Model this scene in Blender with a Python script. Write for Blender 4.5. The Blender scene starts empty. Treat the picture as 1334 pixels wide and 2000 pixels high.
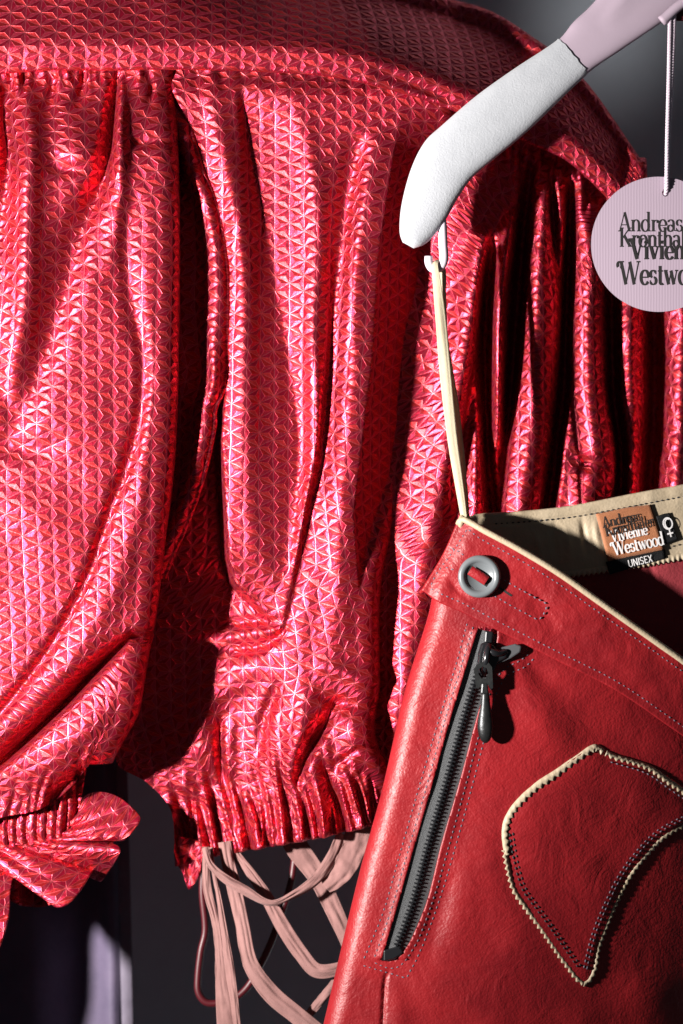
import bpy, bmesh, math, random
import numpy as np
from mathutils import Vector, Matrix

random.seed(7)
R = math.radians
SC = bpy.context.scene
COL = SC.collection
WALL_H = -900.0                  # depth of the wall behind everything
S = 0.00025                      # metres per unit of layout (a unit is a quarter of a millimetre)


def P(x, y, h=0.0):
    """x to the right, y downwards, h towards the viewer -> world metres"""
    return ((x - 667.0) * S, -h * S, (1000.0 - y) * S)


# ------------------------------------------------------------------ camera, world, lamp, exposure
cam = bpy.data.cameras.new('camera')
cam.sensor_fit = 'VERTICAL'
cam.sensor_height = 36.0
cam.lens = 144.0
cam.clip_start = 0.1
cam.clip_end = 50.0
cam.dof.use_dof = True
cam.dof.focus_distance = 1.985
cam.dof.aperture_fstop = 5.0
cam_o = bpy.data.objects.new('camera', cam)
COL.objects.link(cam_o)
cam_o.location = (0, -2.0, 0)
cam_o.rotation_euler = (R(90), 0, 0)
SC.camera = cam_o

world = bpy.data.worlds.new('World')
SC.world = world
world.use_nodes = True
bg = world.node_tree.nodes['Background']
bg.inputs['Color'].default_value = (0.80, 0.88, 1.0, 1)
bg.inputs['Strength'].default_value = 0.034

key = bpy.data.lights.new('key_lamp', 'SPOT')
key.energy = 156.0
key.spot_size = R(56)
key.spot_blend = 1.0
key.shadow_soft_size = 0.028
key.color = (1.0, 0.965, 0.92)
key_o = bpy.data.objects.new('key_lamp', key)
COL.objects.link(key_o)
key_o.location = (-0.73, -0.62, -0.035)
key_o.rotation_euler = (Vector((-0.165, 0.0, 0.015)) - key_o.location).to_track_quat('-Z', 'Y').to_euler()

# a weak lamp high up behind the clothes that grazes the wall at the upper right
back = bpy.data.lights.new('wall_lamp', 'SPOT')
back.energy = .7
back.spot_size = R(21)
back.spot_blend = 1.0
back.shadow_soft_size = 0.03
back_o = bpy.data.objects.new('wall_lamp', back)
COL.objects.link(back_o)
back_o.location = P(1360, -500, -150)
back_o.rotation_euler = (Vector(P(1235, -75, WALL_H)) - back_o.location).to_track_quat('-Z', 'Y').to_euler()

SC.view_settings.view_transform = 'Standard'
SC.view_settings.look = 'None'
SC.view_settings.exposure = 0.0
SC.view_settings.gamma = 1.0
SC.render.engine = 'CYCLES'
SC.cycles.max_bounces = 4
SC.cycles.glossy_bounces = 2
SC.cycles.diffuse_bounces = 2
SC.cycles.sample_clamp_indirect = 3.0
SC.cycles.use_denoising = True
SC.cycles.denoiser = 'OPENIMAGEDENOISE'
SC.cycles.denoising_input_passes = 'RGB_ALBEDO_NORMAL'


# ------------------------------------------------------------------ node helpers
class N:
    """a float socket with arithmetic"""
    def __init__(s, nt, sock):
        s.nt, s.k = nt, sock

    def op(s, o, *a):
        n = s.nt.nodes.new('ShaderNodeMath')
        n.operation = o
        for i, v in enumerate((s,) + a):
            if isinstance(v, N):
                s.nt.links.new(v.k, n.inputs[i])
            else:
                n.inputs[i].default_value = v
        return N(s.nt, n.outputs[0])

    def __add__(s, o): return s.op('ADD', o)
    def __sub__(s, o): return s.op('SUBTRACT', o)
    def __mul__(s, o): return s.op('MULTIPLY', o)
    def rsub(s, v): return (s * -1.0) + v


def new_mat(name, color=(.5, .5, .5), rough=.5, metal=0.0, **kw):
    m = bpy.data.materials.new(name)
    m.use_nodes = True
    b = m.node_tree.nodes['Principled BSDF']
    b.inputs['Base Color'].default_value = (*color, 1)
    b.inputs['Roughness'].default_value = rough
    b.inputs['Metallic'].default_value = metal
    for k, v in kw.items():
        b.inputs[k.replace('_', ' ')].default_value = v
    return m, m.node_tree, b


def node(nt, t, **kw):
    n = nt.nodes.new(t)
    for k, v in kw.items():
        if k in n.bl_rna.properties:
            setattr(n, k, v)
        else:
            n.inputs[k.replace('_', ' ')].default_value = v
    return n


def ramp(nt, fac, stops):
    r = nt.nodes.new('ShaderNodeValToRGB')
    e = r.color_ramp.elements
    e[0].position, e[0].color = stops[0][0], (*stops[0][1], 1)
    e[1].position, e[1].color = stops[-1][0], (*stops[-1][1], 1)
    for p, c in stops[1:-1]:
        q = e.new(p)
        q.color = (*c, 1)
    nt.links.new(fac, r.inputs[0])
    return r.outputs[0]


def add_bump(nt, b, height, dist, strength=1.0, normal=None):
    n = nt.nodes.new('ShaderNodeBump')
    n.inputs['Strength'].default_value = strength
    n.inputs['Distance'].default_value = dist
    nt.links.new(height, n.inputs['Height'])
    if normal:
        nt.links.new(normal, n.inputs['Normal'])
    nt.links.new(n.outputs[0], b.inputs['Normal'])
    return n.outputs[0]


def mix(nt, fac, a, b):
    n = nt.nodes.new('ShaderNodeMix')
    n.data_type = 'RGBA'
    for i, v in ((0, fac), (6, a), (7, b)):
        if hasattr(v, 'is_linked') or hasattr(v, 'links'):
            nt.links.new(v, n.inputs[i])
        elif isinstance(v, N):
            nt.links.new(v.k, n.inputs[i])
        else:
            n.inputs[i].default_value = v if i == 0 else (*v, 1)
    return n.outputs[2]


# ------------------------------------------------------------------ materials
FAB_BUMP = 0.00048


def make_jacquard():
    m, nt, b = new_mat('star_jacquard', (.6, .02, .05), .45, .80)
    b.inputs['Specular IOR Level'].default_value = .7
    b.inputs['Specular Tint'].default_value = (1.0, .78, .80, 1)
    uv = node(nt, 'ShaderNodeUVMap', uv_map='UVMap')
    wn = node(nt, 'ShaderNodeTexNoise', Scale=.55, Detail=2.0)
    nt.links.new(uv.outputs[0], wn.inputs['Vector'])
    ws = nt.nodes.new('ShaderNodeSeparateColor')
    nt.links.new(wn.outputs['Color'], ws.inputs[0])
    sx = nt.nodes.new('ShaderNodeSeparateXYZ')
    nt.links.new(uv.outputs[0], sx.inputs[0])
    u = N(nt, sx.outputs[0]) + N(nt, ws.outputs[0]) * .34
    v = N(nt, sx.outputs[1]) + N(nt, ws.outputs[1]) * .34
    vr = u * (1 / 1.02)                             # columns of stars; the stars of a column touch
    q = v - vr * .5
    fa, fb = q.op('FRACT'), vr.op('FRACT')
    ssum = fa + fb
    up = ssum.op('GREATER_THAN', 1.0)
    dn = up.rsub(1.0)
    # barycentric coordinates inside the triangle the point lies in
    b0 = (ssum - 1.0).op('ABSOLUTE')
    b1 = dn * fa + up * fb.rsub(1.0)
    b2 = dn * fb + up * fa.rsub(1.0)
    mn = b0.op('MINIMUM', b1).op('MINIMUM', b2)
    mx = b0.op('MAXIMUM', b1).op('MAXIMUM', b2)
    mid = ((b0 + b1) + b2) - mn - mx
    is0 = b0.op('COMPARE', mn, 1e-5)
    is1 = b1.op('COMPARE', mn, 1e-5)
    # cords along the triangle edges and from the corners to the middle: soft-edged threads
    edge = (mn * (-1 / .034) + 1.0).op('MAXIMUM', 0.0)
    ridge = ((mid - mn) * (-1 / .045) + 1.0).op('MAXIMUM', 0.0)
    cord = edge.op('MAXIMUM', ridge)
    nz = node(nt, 'ShaderNodeTexNoise', Scale=5.0, Detail=4.0, Roughness=.7)
    nt.links.new(uv.outputs[0], nz.inputs['Vector'])
    nf = N(nt, nz.outputs[0])
    big = node(nt, 'ShaderNodeTexNoise', Scale=.8, Detail=3.0, Roughness=.6)
    nt.links.new(uv.outputs[0], big.inputs['Vector'])
    bf = N(nt, big.outputs[0])
    hgt = mn * 3.0 + cord * .16 + nf * .30 + bf * 1.3
    add_bump(nt, b, hgt.k, FAB_BUMP, 1.0)
    c = mix(nt, is0, (.37, .007, .031), (.52, .024, .030))
    c = mix(nt, is1, c, (.54, .030, .068))
    c = mix(nt, cord * .6, c, (.80, .18, .21))
    sp = node(nt, 'ShaderNodeTexNoise', Scale=9.0, Detail=3.0, Roughness=.65)
    nt.links.new(uv.outputs[0], sp.inputs['Vector'])
    c2 = ramp(nt, sp.outputs[0], [(.30, (.70, .70, .70)), (.72, (1.15, 1.15, 1.15))])
    mm = nt.nodes.new('ShaderNodeMix')
    mm.data_type = 'RGBA'
    mm.blend_type = 'MULTIPLY'
    mm.inputs[0].default_value = 1
    nt.links.new(c, mm.inputs[6])
    nt.links.new(c2, mm.inputs[7])
    nt.links.new(mm.outputs[2], b.inputs['Base Color'])
    rr = (is1 * -.05) + (nf * .16 + bf * .14 + .26)
    nt.links.new(rr.k, b.inputs['Roughness'])
    return m


def make_leather(name, c1, c2, rough=.46, grain=1.0, scale=900.0):
    m, nt, b = new_mat(name, c1, rough)
    b.inputs['Specular IOR Level'].default_value = .45
    tc = nt.nodes.new('ShaderNodeTexCoord')
    n1 = node(nt, 'ShaderNodeTexNoise', Scale=28.0, Detail=8.0, Roughness=.62)
    n2 = node(nt, 'ShaderNodeTexVoronoi', feature='SMOOTH_F1', Scale=scale)
    n3 = node(nt, 'ShaderNodeTexNoise', Scale=360.0, Detail=5.0, Roughness=.6, Distortion=1.2)
    n4 = node(nt, 'ShaderNodeTexNoise', Scale=48.0, Detail=4.0, Roughness=.55, Distortion=2.5)
    for n in (n1, n2, n3, n4):
        nt.links.new(tc.outputs['Object'], n.inputs['Vector'])
    cc = ramp(nt, n1.outputs[0], [(.34, c2), (.62, c1)])
    nt.links.new(cc, b.inputs['Base Color'])
    h = N(nt, n2.outputs['Distance']) * .55 + N(nt, n3.outputs[0]) * .6 + N(nt, n4.outputs[0]) * 2.6
    add_bump(nt, b, h.k, 0.00024 * grain, 1.0)
    nt.links.new((N(nt, n3.outputs[0]) * .25 + (rough - .12)).k, b.inputs['Roughness'])
    return m


def make_cloth(name, c1, c2, scale=1800.0, rough=.85, sheen=.0, bump=.0002):
    m, nt, b = new_mat(name, c1, rough)
    b.inputs['Sheen Weight'].default_value = sheen
    b.inputs['Specular IOR Level'].default_value = .2
    tc = nt.nodes.new('ShaderNodeTexCoord')
    n1 = node(nt, 'ShaderNodeTexNoise', Scale=70.0, Detail=8.0, Roughness=.65)
    n2 = node(nt, 'ShaderNodeTexNoise', Scale=scale, Detail=3.0, Roughness=.7)
    for n in (n1, n2):
        nt.links.new(tc.outputs['Object'], n.inputs['Vector'])
    nt.links.new(ramp(nt, n1.outputs[0], [(.35, c2), (.65, c1)]), b.inputs['Base Color'])
    h = N(nt, n1.outputs[0]) * 1.4 + N(nt, n2.outputs[0])
    add_bump(nt, b, h.k, bump, 1.0)
    return m


M = {}
M['jacquard'] = make_jacquard()
M['leather'] = make_leather('red_leather', (.30, .011, .015), (.20, .006, .010))
M['leather_in'] = make_leather('red_suede', (.27, .025, .035), (.21, .018, .026), .85)
M['cream'] = make_leather('cream_leather', (.46, .37, .26), (.40, .31, .205), .55, .7)
M['strap'] = make_cloth('cream_cotton', (.52, .45, .32), (.46, .385, .27))
M['pink'] = make_cloth('pink_cotton', (.29, .150, .140), (.22, .112, .104), 2200.0, .9, .1, .00022)
M['velvet'] = make_cloth('white_flock', (.48, .49, .525), (.43, .44, .475), 1100.0, .95, .25, .00022)
M['lilac'] = make_cloth('lilac_plastic', (.46, .36, .44), (.44, .345, .42), 600.0, .5, 0, .00003)
M['lilac_hook'] = new_mat('pale_lilac_plastic', (.78, .66, .75), .45)[0]
M['cord'] = make_cloth('lilac_cord', (.72, .60, .70), (.66, .54, .64))
M['thread'] = new_mat('grey_thread', (.13, .11, .145), .7)[0]
M['thread_dark'] = new_mat('black_thread', (.02, .02, .025), .7)[0]
M['black_metal'] = new_mat('black_metal', (.012, .012, .014), .22, 0.0, Specular_IOR_Level=.7)[0]
M['gun_metal'] = make_cloth('worn_gunmetal', (.085, .087, .087), (.035, .036, .038), 700.0, .38, 0, .0001)
M['gun_metal'].node_tree.nodes['Principled BSDF'].inputs['Metallic'].default_value = .8
M['button'] = new_mat('grey_horn', (.15, .162, .172), .33)[0]
M['button_face'] = new_mat('pale_grey_horn', (.23, .25, .265), .42)[0]
M['ink'] = new_mat('black_print', (.012, .010, .010), .6)[0]
M['ink_white'] = new_mat('white_weave', (.75, .72, .72), .8)[0]
M['ink_brown'] = new_mat('black_weave', (.022, .013, .010), .8)[0]
M['label'] = make_cloth('copper_satin', (.40, .155, .070), (.33, .12, .052), 2600.0, .5, .3)
M['label_black'] = make_cloth('black_satin', (.012, .012, .013), (.010, .010, .011), 2600.0, .6)
M['red_tube'] = new_mat('dark_red_plastic', (.07, .005, .009), .42)[0]
M['wall'] = make_cloth('grey_wall', (.70, .74, .80), (.66, .70, .76), 300.0, .9, 0, .00003)
M['bag'] = make_cloth('lilac_garment_bag', (.125, .098, .155), (.10, .08, .13), 400.0, .6)
M['bag_edge'] = make_cloth('lilac_bag_binding', (.17, .145, .19), (.14, .12, .16), 400.0, .7)

# ribbed card of the round tag
m, nt, b = new_mat('ribbed_card', (.44, .34, .41), .6)
tc = nt.nodes.new('ShaderNodeTexCoord')
wt = node(nt, 'ShaderNodeTexWave', Scale=230.0, Distortion=1.2, Detail=2.0)
nt.links.new(tc.outputs['Object'], wt.inputs['Vector'])
nt.links.new(ramp(nt, wt.outputs['Fac'], [(0.0, (.37, .285, .355)), (1.0, (.385, .295, .37))]), b.inputs['Base Color'])
add_bump(nt, b, wt.outputs['Fac'], .00003, 1.0)
M['card'] = m

# woven zip tape
m, nt, b = new_mat('zip_tape', (.05, .052, .056), .75)
uv = node(nt, 'ShaderNodeUVMap', uv_map='UVMap')
br = node(nt, 'ShaderNodeTexWave', wave_type='BANDS', bands_direction='DIAGONAL', Scale=1.0, Distortion=.6)
mp = nt.nodes.new('ShaderNodeMapping')
mp.inputs['Scale'].default_value = (3.2, 3.6, 1)
nt.links.new(uv.outputs[0], mp.inputs[0])
nt.links.new(mp.outputs[0], br.inputs['Vector'])
nt.links.new(ramp(nt, br.outputs['Fac'], [(.2, (.06, .06, .066)), (.9, (.25, .255, .262))]), b.inputs['Base Color'])
add_bump(nt, b, br.outputs['Fac'], .0003, 1.0)
M['tape'] = m


# ------------------------------------------------------------------ object helpers
def link(name, me, mat=None, parent=None, kind=None, smooth=True):
    o = bpy.data.objects.new(name, me)
    COL.objects.link(o)
    if mat is not None:
        me.materials.append(mat)
    if smooth and len(me.polygons):
        me.polygons.foreach_set('use_smooth', [True] * len(me.polygons))
    if parent is not None:
        o.parent = parent
        o.matrix_parent_inverse = parent.matrix_world.inverted()
    if kind:
        o['kind'] = kind
    return o


def thing(name, label, cat, loc=(667, 1000, 0), group=None):
    o = bpy.data.objects.new(name, None)
    COL.objects.link(o)
    o.location = P(*loc)
    o.empty_display_size = .01
    bpy.context.view_layer.update()
    o['label'], o['category'] = label, cat
    if group:
        o['group'] = group
    return o


def catmull(pts, n):
    """n samples along a centripetal-ish spline through pts (any dimension)"""
    p = np.asarray(pts, float)
    if len(p) == 2:
        t = np.linspace(0, 1, n)[:, None]
        return p[0] * (1 - t) + p[1] * t
    d = np.sqrt(((p[1:, :2] - p[:-1, :2]) ** 2).sum(1)) + 1e-6
    s = np.concatenate([[0], np.cumsum(d)])
    q = np.linspace(0, s[-1], n)
    i = np.clip(np.searchsorted(s, q, side='right') - 1, 0, len(p) - 2)
    # finite-difference tangents, limited
    tan = np.zeros_like(p)
    tan[1:-1] = (p[2:] - p[:-2]) / (s[2:] - s[:-2])[:, None]
    tan[0] = (p[1] - p[0]) / d[0]
    tan[-1] = (p[-1] - p[-2]) / d[-1]
    h = d[i][:, None]
    t = ((q - s[i]) / d[i])[:, None]
    t2, t3 = t * t, t * t * t
    return ((2 * t3 - 3 * t2 + 1) * p[i] + (t3 - 2 * t2 + t) * h * tan[i]
            + (-2 * t3 + 3 * t2) * p[i + 1] + (t3 - t2) * h * tan[i + 1])


def sstep(x):
    x = np.clip(x, 0, 1)
    return x * x * (3 - 2 * x)


_rng = np.random.RandomState(3)
_G = _rng.rand(64, 64)


def vnoise(x, y, sc, off=0.0):
    x = x / sc + off
    y = y / sc + off * 1.7
    xi, yi = np.floor(x).astype(int), np.floor(y).astype(int)
    fx, fy = x - xi, y - yi
    fx, fy = fx * fx * (3 - 2 * fx), fy * fy * (3 - 2 * fy)
    g = lambda a, b: _G[a % 64, b % 64]
    return (g(xi, yi) * (1 - fx) * (1 - fy) + g(xi + 1, yi) * fx * (1 - fy)
            + g(xi, yi + 1) * (1 - fx) * fy + g(xi + 1, yi + 1) * fx * fy) - .5


def creases(X, Y, lst):
    """sum of folds; a fold is (points, p) with points (x, y, amp, wl, wr); wl is the image-left side of a fold running down"""
    H = np.zeros_like(X)
    for c in lst:
        pts, pw = (c[0], c[1]) if isinstance(c, tuple) else (c, 2.0)
        a = np.array([q if len(q) == 5 else tuple(q) + (q[-1],) for q in pts], float)
        n = max(len(a) * 3, 6)
        a = catmull(a, n)
        wmax = a[:, 3:].max() * 3.2
        x0, x1 = a[:, 0].min() - wmax, a[:, 0].max() + wmax
        y0, y1 = a[:, 1].min() - wmax, a[:, 1].max() + wmax
        msk = (X > x0) & (X < x1) & (Y > y0) & (Y < y1)
        if not msk.any():
            continue
        px, py = X[msk], Y[msk]
        best = np.full(px.shape, 1e9)
        val = np.zeros(px.shape)
        for k in range(n - 1):
            ax, ay = a[k, :2]
            dx, dy = a[k + 1, :2] - a[k, :2]
            L2 = dx * dx + dy * dy + 1e-9
            t = np.clip(((px - ax) * dx + (py - ay) * dy) / L2, 0, 1)
            ex, ey = px - ax - t * dx, py - ay - t * dy
            d = np.sqrt(ex * ex + ey * ey)
            cr = dx * (py - ay) - dy * (px - ax)
            w = np.where(cr > 0, a[k, 3] + t * (a[k + 1, 3] - a[k, 3]), a[k, 4] + t * (a[k + 1, 4] - a[k, 4]))
            vv = (a[k, 2] + t * (a[k + 1, 2] - a[k, 2])) * np.exp(-np.power(d / w, pw))
            up = d < best
            best = np.where(up, d, best)
            val = np.where(up, vv, val)
        H[msk] += val
    return H


def grid_mesh(name, X, Y, H, uvscale=None, uref=0.0, uv0=(0, 0), vref=0.0, even=False):
    ny, nx = X.shape
    co = np.stack([(X - 667) * S, -H * S, (1000 - Y) * S], -1).reshape(-1, 3)
    idx = np.arange(ny * nx).reshape(ny, nx)
    f = np.stack([idx[:-1, :-1], idx[1:, :-1], idx[1:, 1:], idx[:-1, 1:]], -1).reshape(-1, 4)
    me = bpy.data.meshes.new(name)
    me.vertices.add(len(co))
    me.vertices.foreach_set('co', co.ravel())
    me.loops.add(f.size)
    me.loops.foreach_set('vertex_index', f.ravel())
    me.polygons.add(len(f))
    me.polygons.foreach_set('loop_start', np.arange(0, f.size, 4))
    me.update(calc_edges=True)
    if uvscale:
        U, V = uv_arc(X, Y, H, uref, vref)
        if even:                        # one width for every row, as in a strip of cloth that is only gathered
            U = np.repeat(np.median(U - U[:, :1], axis=0)[None], ny, 0)
        U = U / uvscale + uv0[0]
        V = V / uvscale + uv0[1]
        lay = me.uv_layers.new(name='UVMap')
        uvs = np.stack([U.ravel()[f.ravel()], V.ravel()[f.ravel()]], -1)
        lay.data.foreach_set('uv', uvs.ravel())
    me.validate()
    return me


def smooth1(A, axis, k):
    ker = np.ones(k) / k
    pad = k // 2
    pw = [(0, 0), (0, 0)]
    pw[axis] = (pad, pad)
    B = np.pad(A, pw, mode='edge')
    c = np.cumsum(B, axis=axis)
    if axis == 0:
        c = np.vstack([np.zeros((1, c.shape[1])), c])
        return ((c[k:] - c[:-k]) / k)[:A.shape[0]]
    c = np.hstack([np.zeros((c.shape[0], 1)), c])
    return ((c[:, k:] - c[:, :-k]) / k)[:, :A.shape[1]]


def uv_arc(X, Y, H, uref, vref):
    ny, nx = X.shape
    du = np.sqrt(np.diff(X, axis=1) ** 2 + np.diff(Y, axis=1) ** 2 + np.diff(H, axis=1) ** 2)
    U = np.concatenate([np.zeros((ny, 1)), np.cumsum(du, 1)], 1)
    k = int(uref * (nx - 1))
    U = U - U[:, k:k + 1] + X[:, k:k + 1]
    U = smooth1(U, 0, 15)
    dv = np.sqrt(np.diff(X, axis=0) ** 2 + np.diff(Y, axis=0) ** 2 + np.diff(H, axis=0) ** 2)
    V = np.concatenate([np.zeros((1, nx)), np.cumsum(dv, 0)], 0)
    k = int(vref * (ny - 1))
    V = V - V[k:k + 1, :] + Y[k:k + 1, :]
    V = smooth1(V, 1, 15)
    return U, -V


def coons(top, bottom, left, right, nx, ny):
    T, B = catmull(top, nx), catmull(bottom, nx)
    L, Rr = catmull(left, ny), catmull(right, ny)
    s = np.linspace(0, 1, nx)[None, :, None]
    t = np.linspace(0, 1, ny)[:, None, None]
    A = (1 - t) * T[None] + t * B[None] + (1 - s) * L[:, None] + s * Rr[:, None]
    A -= (1 - s) * (1 - t) * T[0] + s * (1 - t) * T[-1] + (1 - s) * t * B[0] + s * t * B[-1]
    return A[..., 0], A[..., 1]


def roll(X, Y, H, side, rad, ang=150, n=12):
    """continue the sheet round a bend of radius rad on one side, so that its edge turns away to the back"""
    ph = np.linspace(0, R(ang), n + 1)[1:]
    if side in 'RL':
        e, e2 = (-1, -4) if side == 'R' else (0, 3)
        sg = 1 if side == 'R' else -1
        x, y, h = X[:, e:e + 1] if e == 0 else X[:, -1:], None, None
        x, y, h = X[:, [e]], Y[:, [e]], H[:, [e]]
        nx_ = x + sg * rad * np.sin(ph)[None]
        nh = h - rad * (1 - np.cos(ph))[None]
        nyv = np.repeat(y, n, 1)
        if side == 'R':
            return np.hstack([X, nx_]), np.hstack([Y, nyv]), np.hstack([H, nh])
        return np.hstack([nx_[:, ::-1], X]), np.hstack([nyv, Y]), np.hstack([nh[:, ::-1], H])
    e = -1 if side == 'B' else 0
    sg = 1 if side == 'B' else -1
    x, y, h = X[[e]], Y[[e]], H[[e]]
    ny_ = y + sg * rad * np.sin(ph)[:, None]
    nh = h - rad * (1 - np.cos(ph))[:, None]
    nxv = np.repeat(x, n, 0)
    if side == 'B':
        return np.vstack([X, nxv]), np.vstack([Y, ny_]), np.vstack([H, nh])
    return np.vstack([nxv, X]), np.vstack([ny_[::-1], Y]), np.vstack([nh[::-1], H])


def gentler(lst, k):
    out = []
    for c in lst:
        pts, pw = (c[0], c[1]) if isinstance(c, tuple) else (c, None)
        q = [(a[0], a[1], a[2] * k) + tuple(a[3:]) for a in pts]
        out.append((q, pw) if pw else q)
    return out


def gathers(p0, p1, step, length, amp, w, lean, seed, jitter=.5):
    """a row of short puckers that start on the line p0-p1 (a list of points) and fade away from it"""
    rr = random.Random(seed)
    line = catmull(p0, 200)
    d = np.concatenate([[0], np.cumsum(np.sqrt((np.diff(line[:, :2], axis=0) ** 2).sum(1)))])
    out = []
    s = 0.0
    sign = 1 if p1 == 'down' else -1
    while s < d[-1]:
        k = min(int(np.searchsorted(d, s)), len(line) - 1)
        x, y = line[k, :2]
        ln = length * rr.uniform(.55, 1.35)
        a = amp * rr.uniform(.5, 1.3) * rr.choice((-1, -1, 1))
        le = lean + rr.uniform(-.12, .12)
        ww = w * rr.uniform(.7, 1.3)
        bend = rr.uniform(-5, 5)
        out.append([(x, y - sign * 6, a, ww, ww), (x + le * ln * .4 + bend, y + sign * ln * .45, a * .9, ww, ww),
                    (x + le * ln, y + sign * ln, 0, ww * 1.6, ww * 1.6)])
        s += step * rr.uniform(1 - jitter, 1 + jitter)
    return out


def tube(name, pts, rad, mat, parent=None, nseg=10, n=None, caps=True, kind=None, flat=1.0):
    """a round tube along (x, y, h[, r]) layout points"""
    p = catmull(pts, n or len(pts) * 8)
    rr = p[:, 3] if p.shape[1] > 3 else np.full(len(p), rad)
    w = np.array([P(*q[:3]) for q in p])
    bm = bmesh.new()
    rings = []
    ref = Vector((0, 1, 0))
    for i in range(len(w)):
        t = Vector(w[min(i + 1, len(w) - 1)] - w[max(i - 1, 0)]).normalized()
        a = t.cross(ref)
        if a.length < 1e-4:
            a = Vector((1, 0, 0))
        a.normalize()
        b2 = a.cross(t).normalized()
        c = Vector(w[i])
        rings.append([bm.verts.new(c + (a * math.cos(2 * math.pi * k / nseg) + b2 * (flat * math.sin(2 * math.pi * k / nseg))) * rr[i] * S)
                      for k in range(nseg)])
    for A, B in zip(rings, rings[1:]):
        for k in range(nseg):
            bm.faces.new((A[k], A[(k + 1) % nseg], B[(k + 1) % nseg], B[k]))
    if caps:
        bm.faces.new(rings[0][::-1])
        bm.faces.new(rings[-1])
    bmesh.ops.recalc_face_normals(bm, faces=bm.faces)
    me = bpy.data.meshes.new(name)
    bm.to_mesh(me)
    bm.free()
    return link(name, me, mat, parent, kind)


def extrude(name, poly, h0, h1, mat, parent=None, bevel=0.0, seg=2, hfun=None, smooth=False, holes=()):
    """a plate with outline poly (layout x, y), from depth h0 to h1"""
    bm = bmesh.new()
    off = hfun or (lambda x, y: 0.0)
    if holes:
        edges = []
        for loop in [poly] + list(holes):
            vs = [bm.verts.new(P(x, y, h1 + off(x, y))) for x, y in loop]
            edges += [bm.edges.new((vs[i], vs[(i + 1) % len(vs)])) for i in range(len(vs))]
        bmesh.ops.triangle_fill(bm, edges=edges, use_beauty=True)
    else:
        bm.faces.new([bm.verts.new(P(x, y, h1 + off(x, y))) for x, y in poly])
    r = bmesh.ops.extrude_face_region(bm, geom=bm.faces[:])
    vs = [g for g in r['geom'] if isinstance(g, bmesh.types.BMVert)]
    bmesh.ops.translate(bm, verts=vs, vec=(0, (h1 - h0) * S, 0))
    bmesh.ops.recalc_face_normals(bm, faces=bm.faces)
    if bevel:
        ed = [e for e in bm.edges if len(e.link_faces) == 2 and e.calc_face_angle(0) > .6]
        bmesh.ops.bevel(bm, geom=ed, offset=bevel * S, segments=seg, affect='EDGES', profile=.5)
    me = bpy.data.meshes.new(name)
    bm.to_mesh(me)
    bm.free()
    return link(name, me, mat, parent, smooth=smooth)


def lathe(name, prof, c, mat, parent=None, n=48, smooth=True, axis='h'):
    """turned piece: prof is (radius, height); axis h points to the viewer, axis y runs down the picture"""
    bm = bmesh.new()
    rings = []
    for r_, z in prof:
        ring = []
        for k in range(n):
            a = 2 * math.pi * k / n
            if axis == 'h':
                ring.append(bm.verts.new(P(c[0] + r_ * math.cos(a), c[1] + r_ * math.sin(a), c[2] + z)))
            else:
                ring.append(bm.verts.new(P(c[0] + r_ * math.cos(a), c[1] + z, c[2] + r_ * .8 * math.sin(a))))
        rings.append(ring)
    for A, B in zip(rings, rings[1:]):
        for k in range(n):
            bm.faces.new((A[k], A[(k + 1) % n], B[(k + 1) % n], B[k]))
    bm.faces.new(rings[0])
    bm.faces.new(rings[-1])
    bmesh.ops.recalc_face_normals(bm, faces=bm.faces)
    me = bpy.data.meshes.new(name)
    bm.to_mesh(me)
    bm.free()
    return link(name, me, mat, parent, smooth=smooth)


def solid(o, t, off=-1.0):
    md = o.modifiers.new('thickness', 'SOLIDIFY')
    md.thickness = t
    md.offset = off
    return o


def stitches(name, pts, hfun, mat, parent, pitch=11.0, ln=7.6, w=1.9, lift=1.6, n=400):
    """a row of short sewn threads, each a small raised lozenge"""
    p = catmull(pts, n)[:, :2]
    d = np.concatenate([[0], np.cumsum(np.sqrt((np.diff(p, axis=0) ** 2).sum(1)))])
    V, F = [], []
    rr = random.Random(len(pts) * 31 + int(pts[0][0]))
    s = 2.0
    while s + ln < d[-1]:
        a = np.array([np.interp(s, d, p[:, i]) for i in (0, 1)])
        b2 = np.array([np.interp(s + ln * rr.uniform(.9, 1.1), d, p[:, i]) for i in (0, 1)])
        t = (b2 - a) / (np.linalg.norm(b2 - a) + 1e-9)
        q = np.array([-t[1], t[0]]) * w * rr.uniform(.85, 1.15)
        mdl = (a + b2) / 2
        k = len(V)
        ha, hb = float(hfun(*a)), float(hfun(*b2))
        hm = float(hfun(*mdl))
        V += [P(*a, ha - 1.0), P(*(mdl + q), hm - .6), P(*b2, hb - 1.0), P(*(mdl - q), hm - .6),
              P(*(a * .75 + b2 * .25), ha + lift), P(*(a * .25 + b2 * .75), hb + lift)]
        F += [(k, k + 4, k + 1), (k + 1, k + 4, k + 5), (k + 1, k + 5, k + 2), (k + 2, k + 5, k + 3),
              (k + 3, k + 5, k + 4), (k + 3, k + 4, k)]
        s += pitch
    me = bpy.data.meshes.new(name)
    me.from_pydata(V, [], F)
    return link(name, me, mat, parent, 'stuff')


# ------------------------------------------------------------------ lettering: a small pen-drawn serif alphabet
def E(cx, cy, rx, ry, a0, a1, n=14):
    return [(cx + rx * math.cos(R(a0 + (a1 - a0) * i / n)), cy + ry * math.sin(R(a0 + (a1 - a0) * i / n))) for i in range(n + 1)]


X_ = .60


def stem(x, y0, y1, sb=True, st=True, half=False):
    o = [((x, y0), (x, y1), 't')]
    if sb:
        o.append(((x - .12, y0 + .02), (x + .12, y0 + .02), 'n'))
    if st:
        o.append(((x - .12, y1 - .02), (x + (.12 if not half else .0), y1 - .02), 'n'))
    return o


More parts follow.
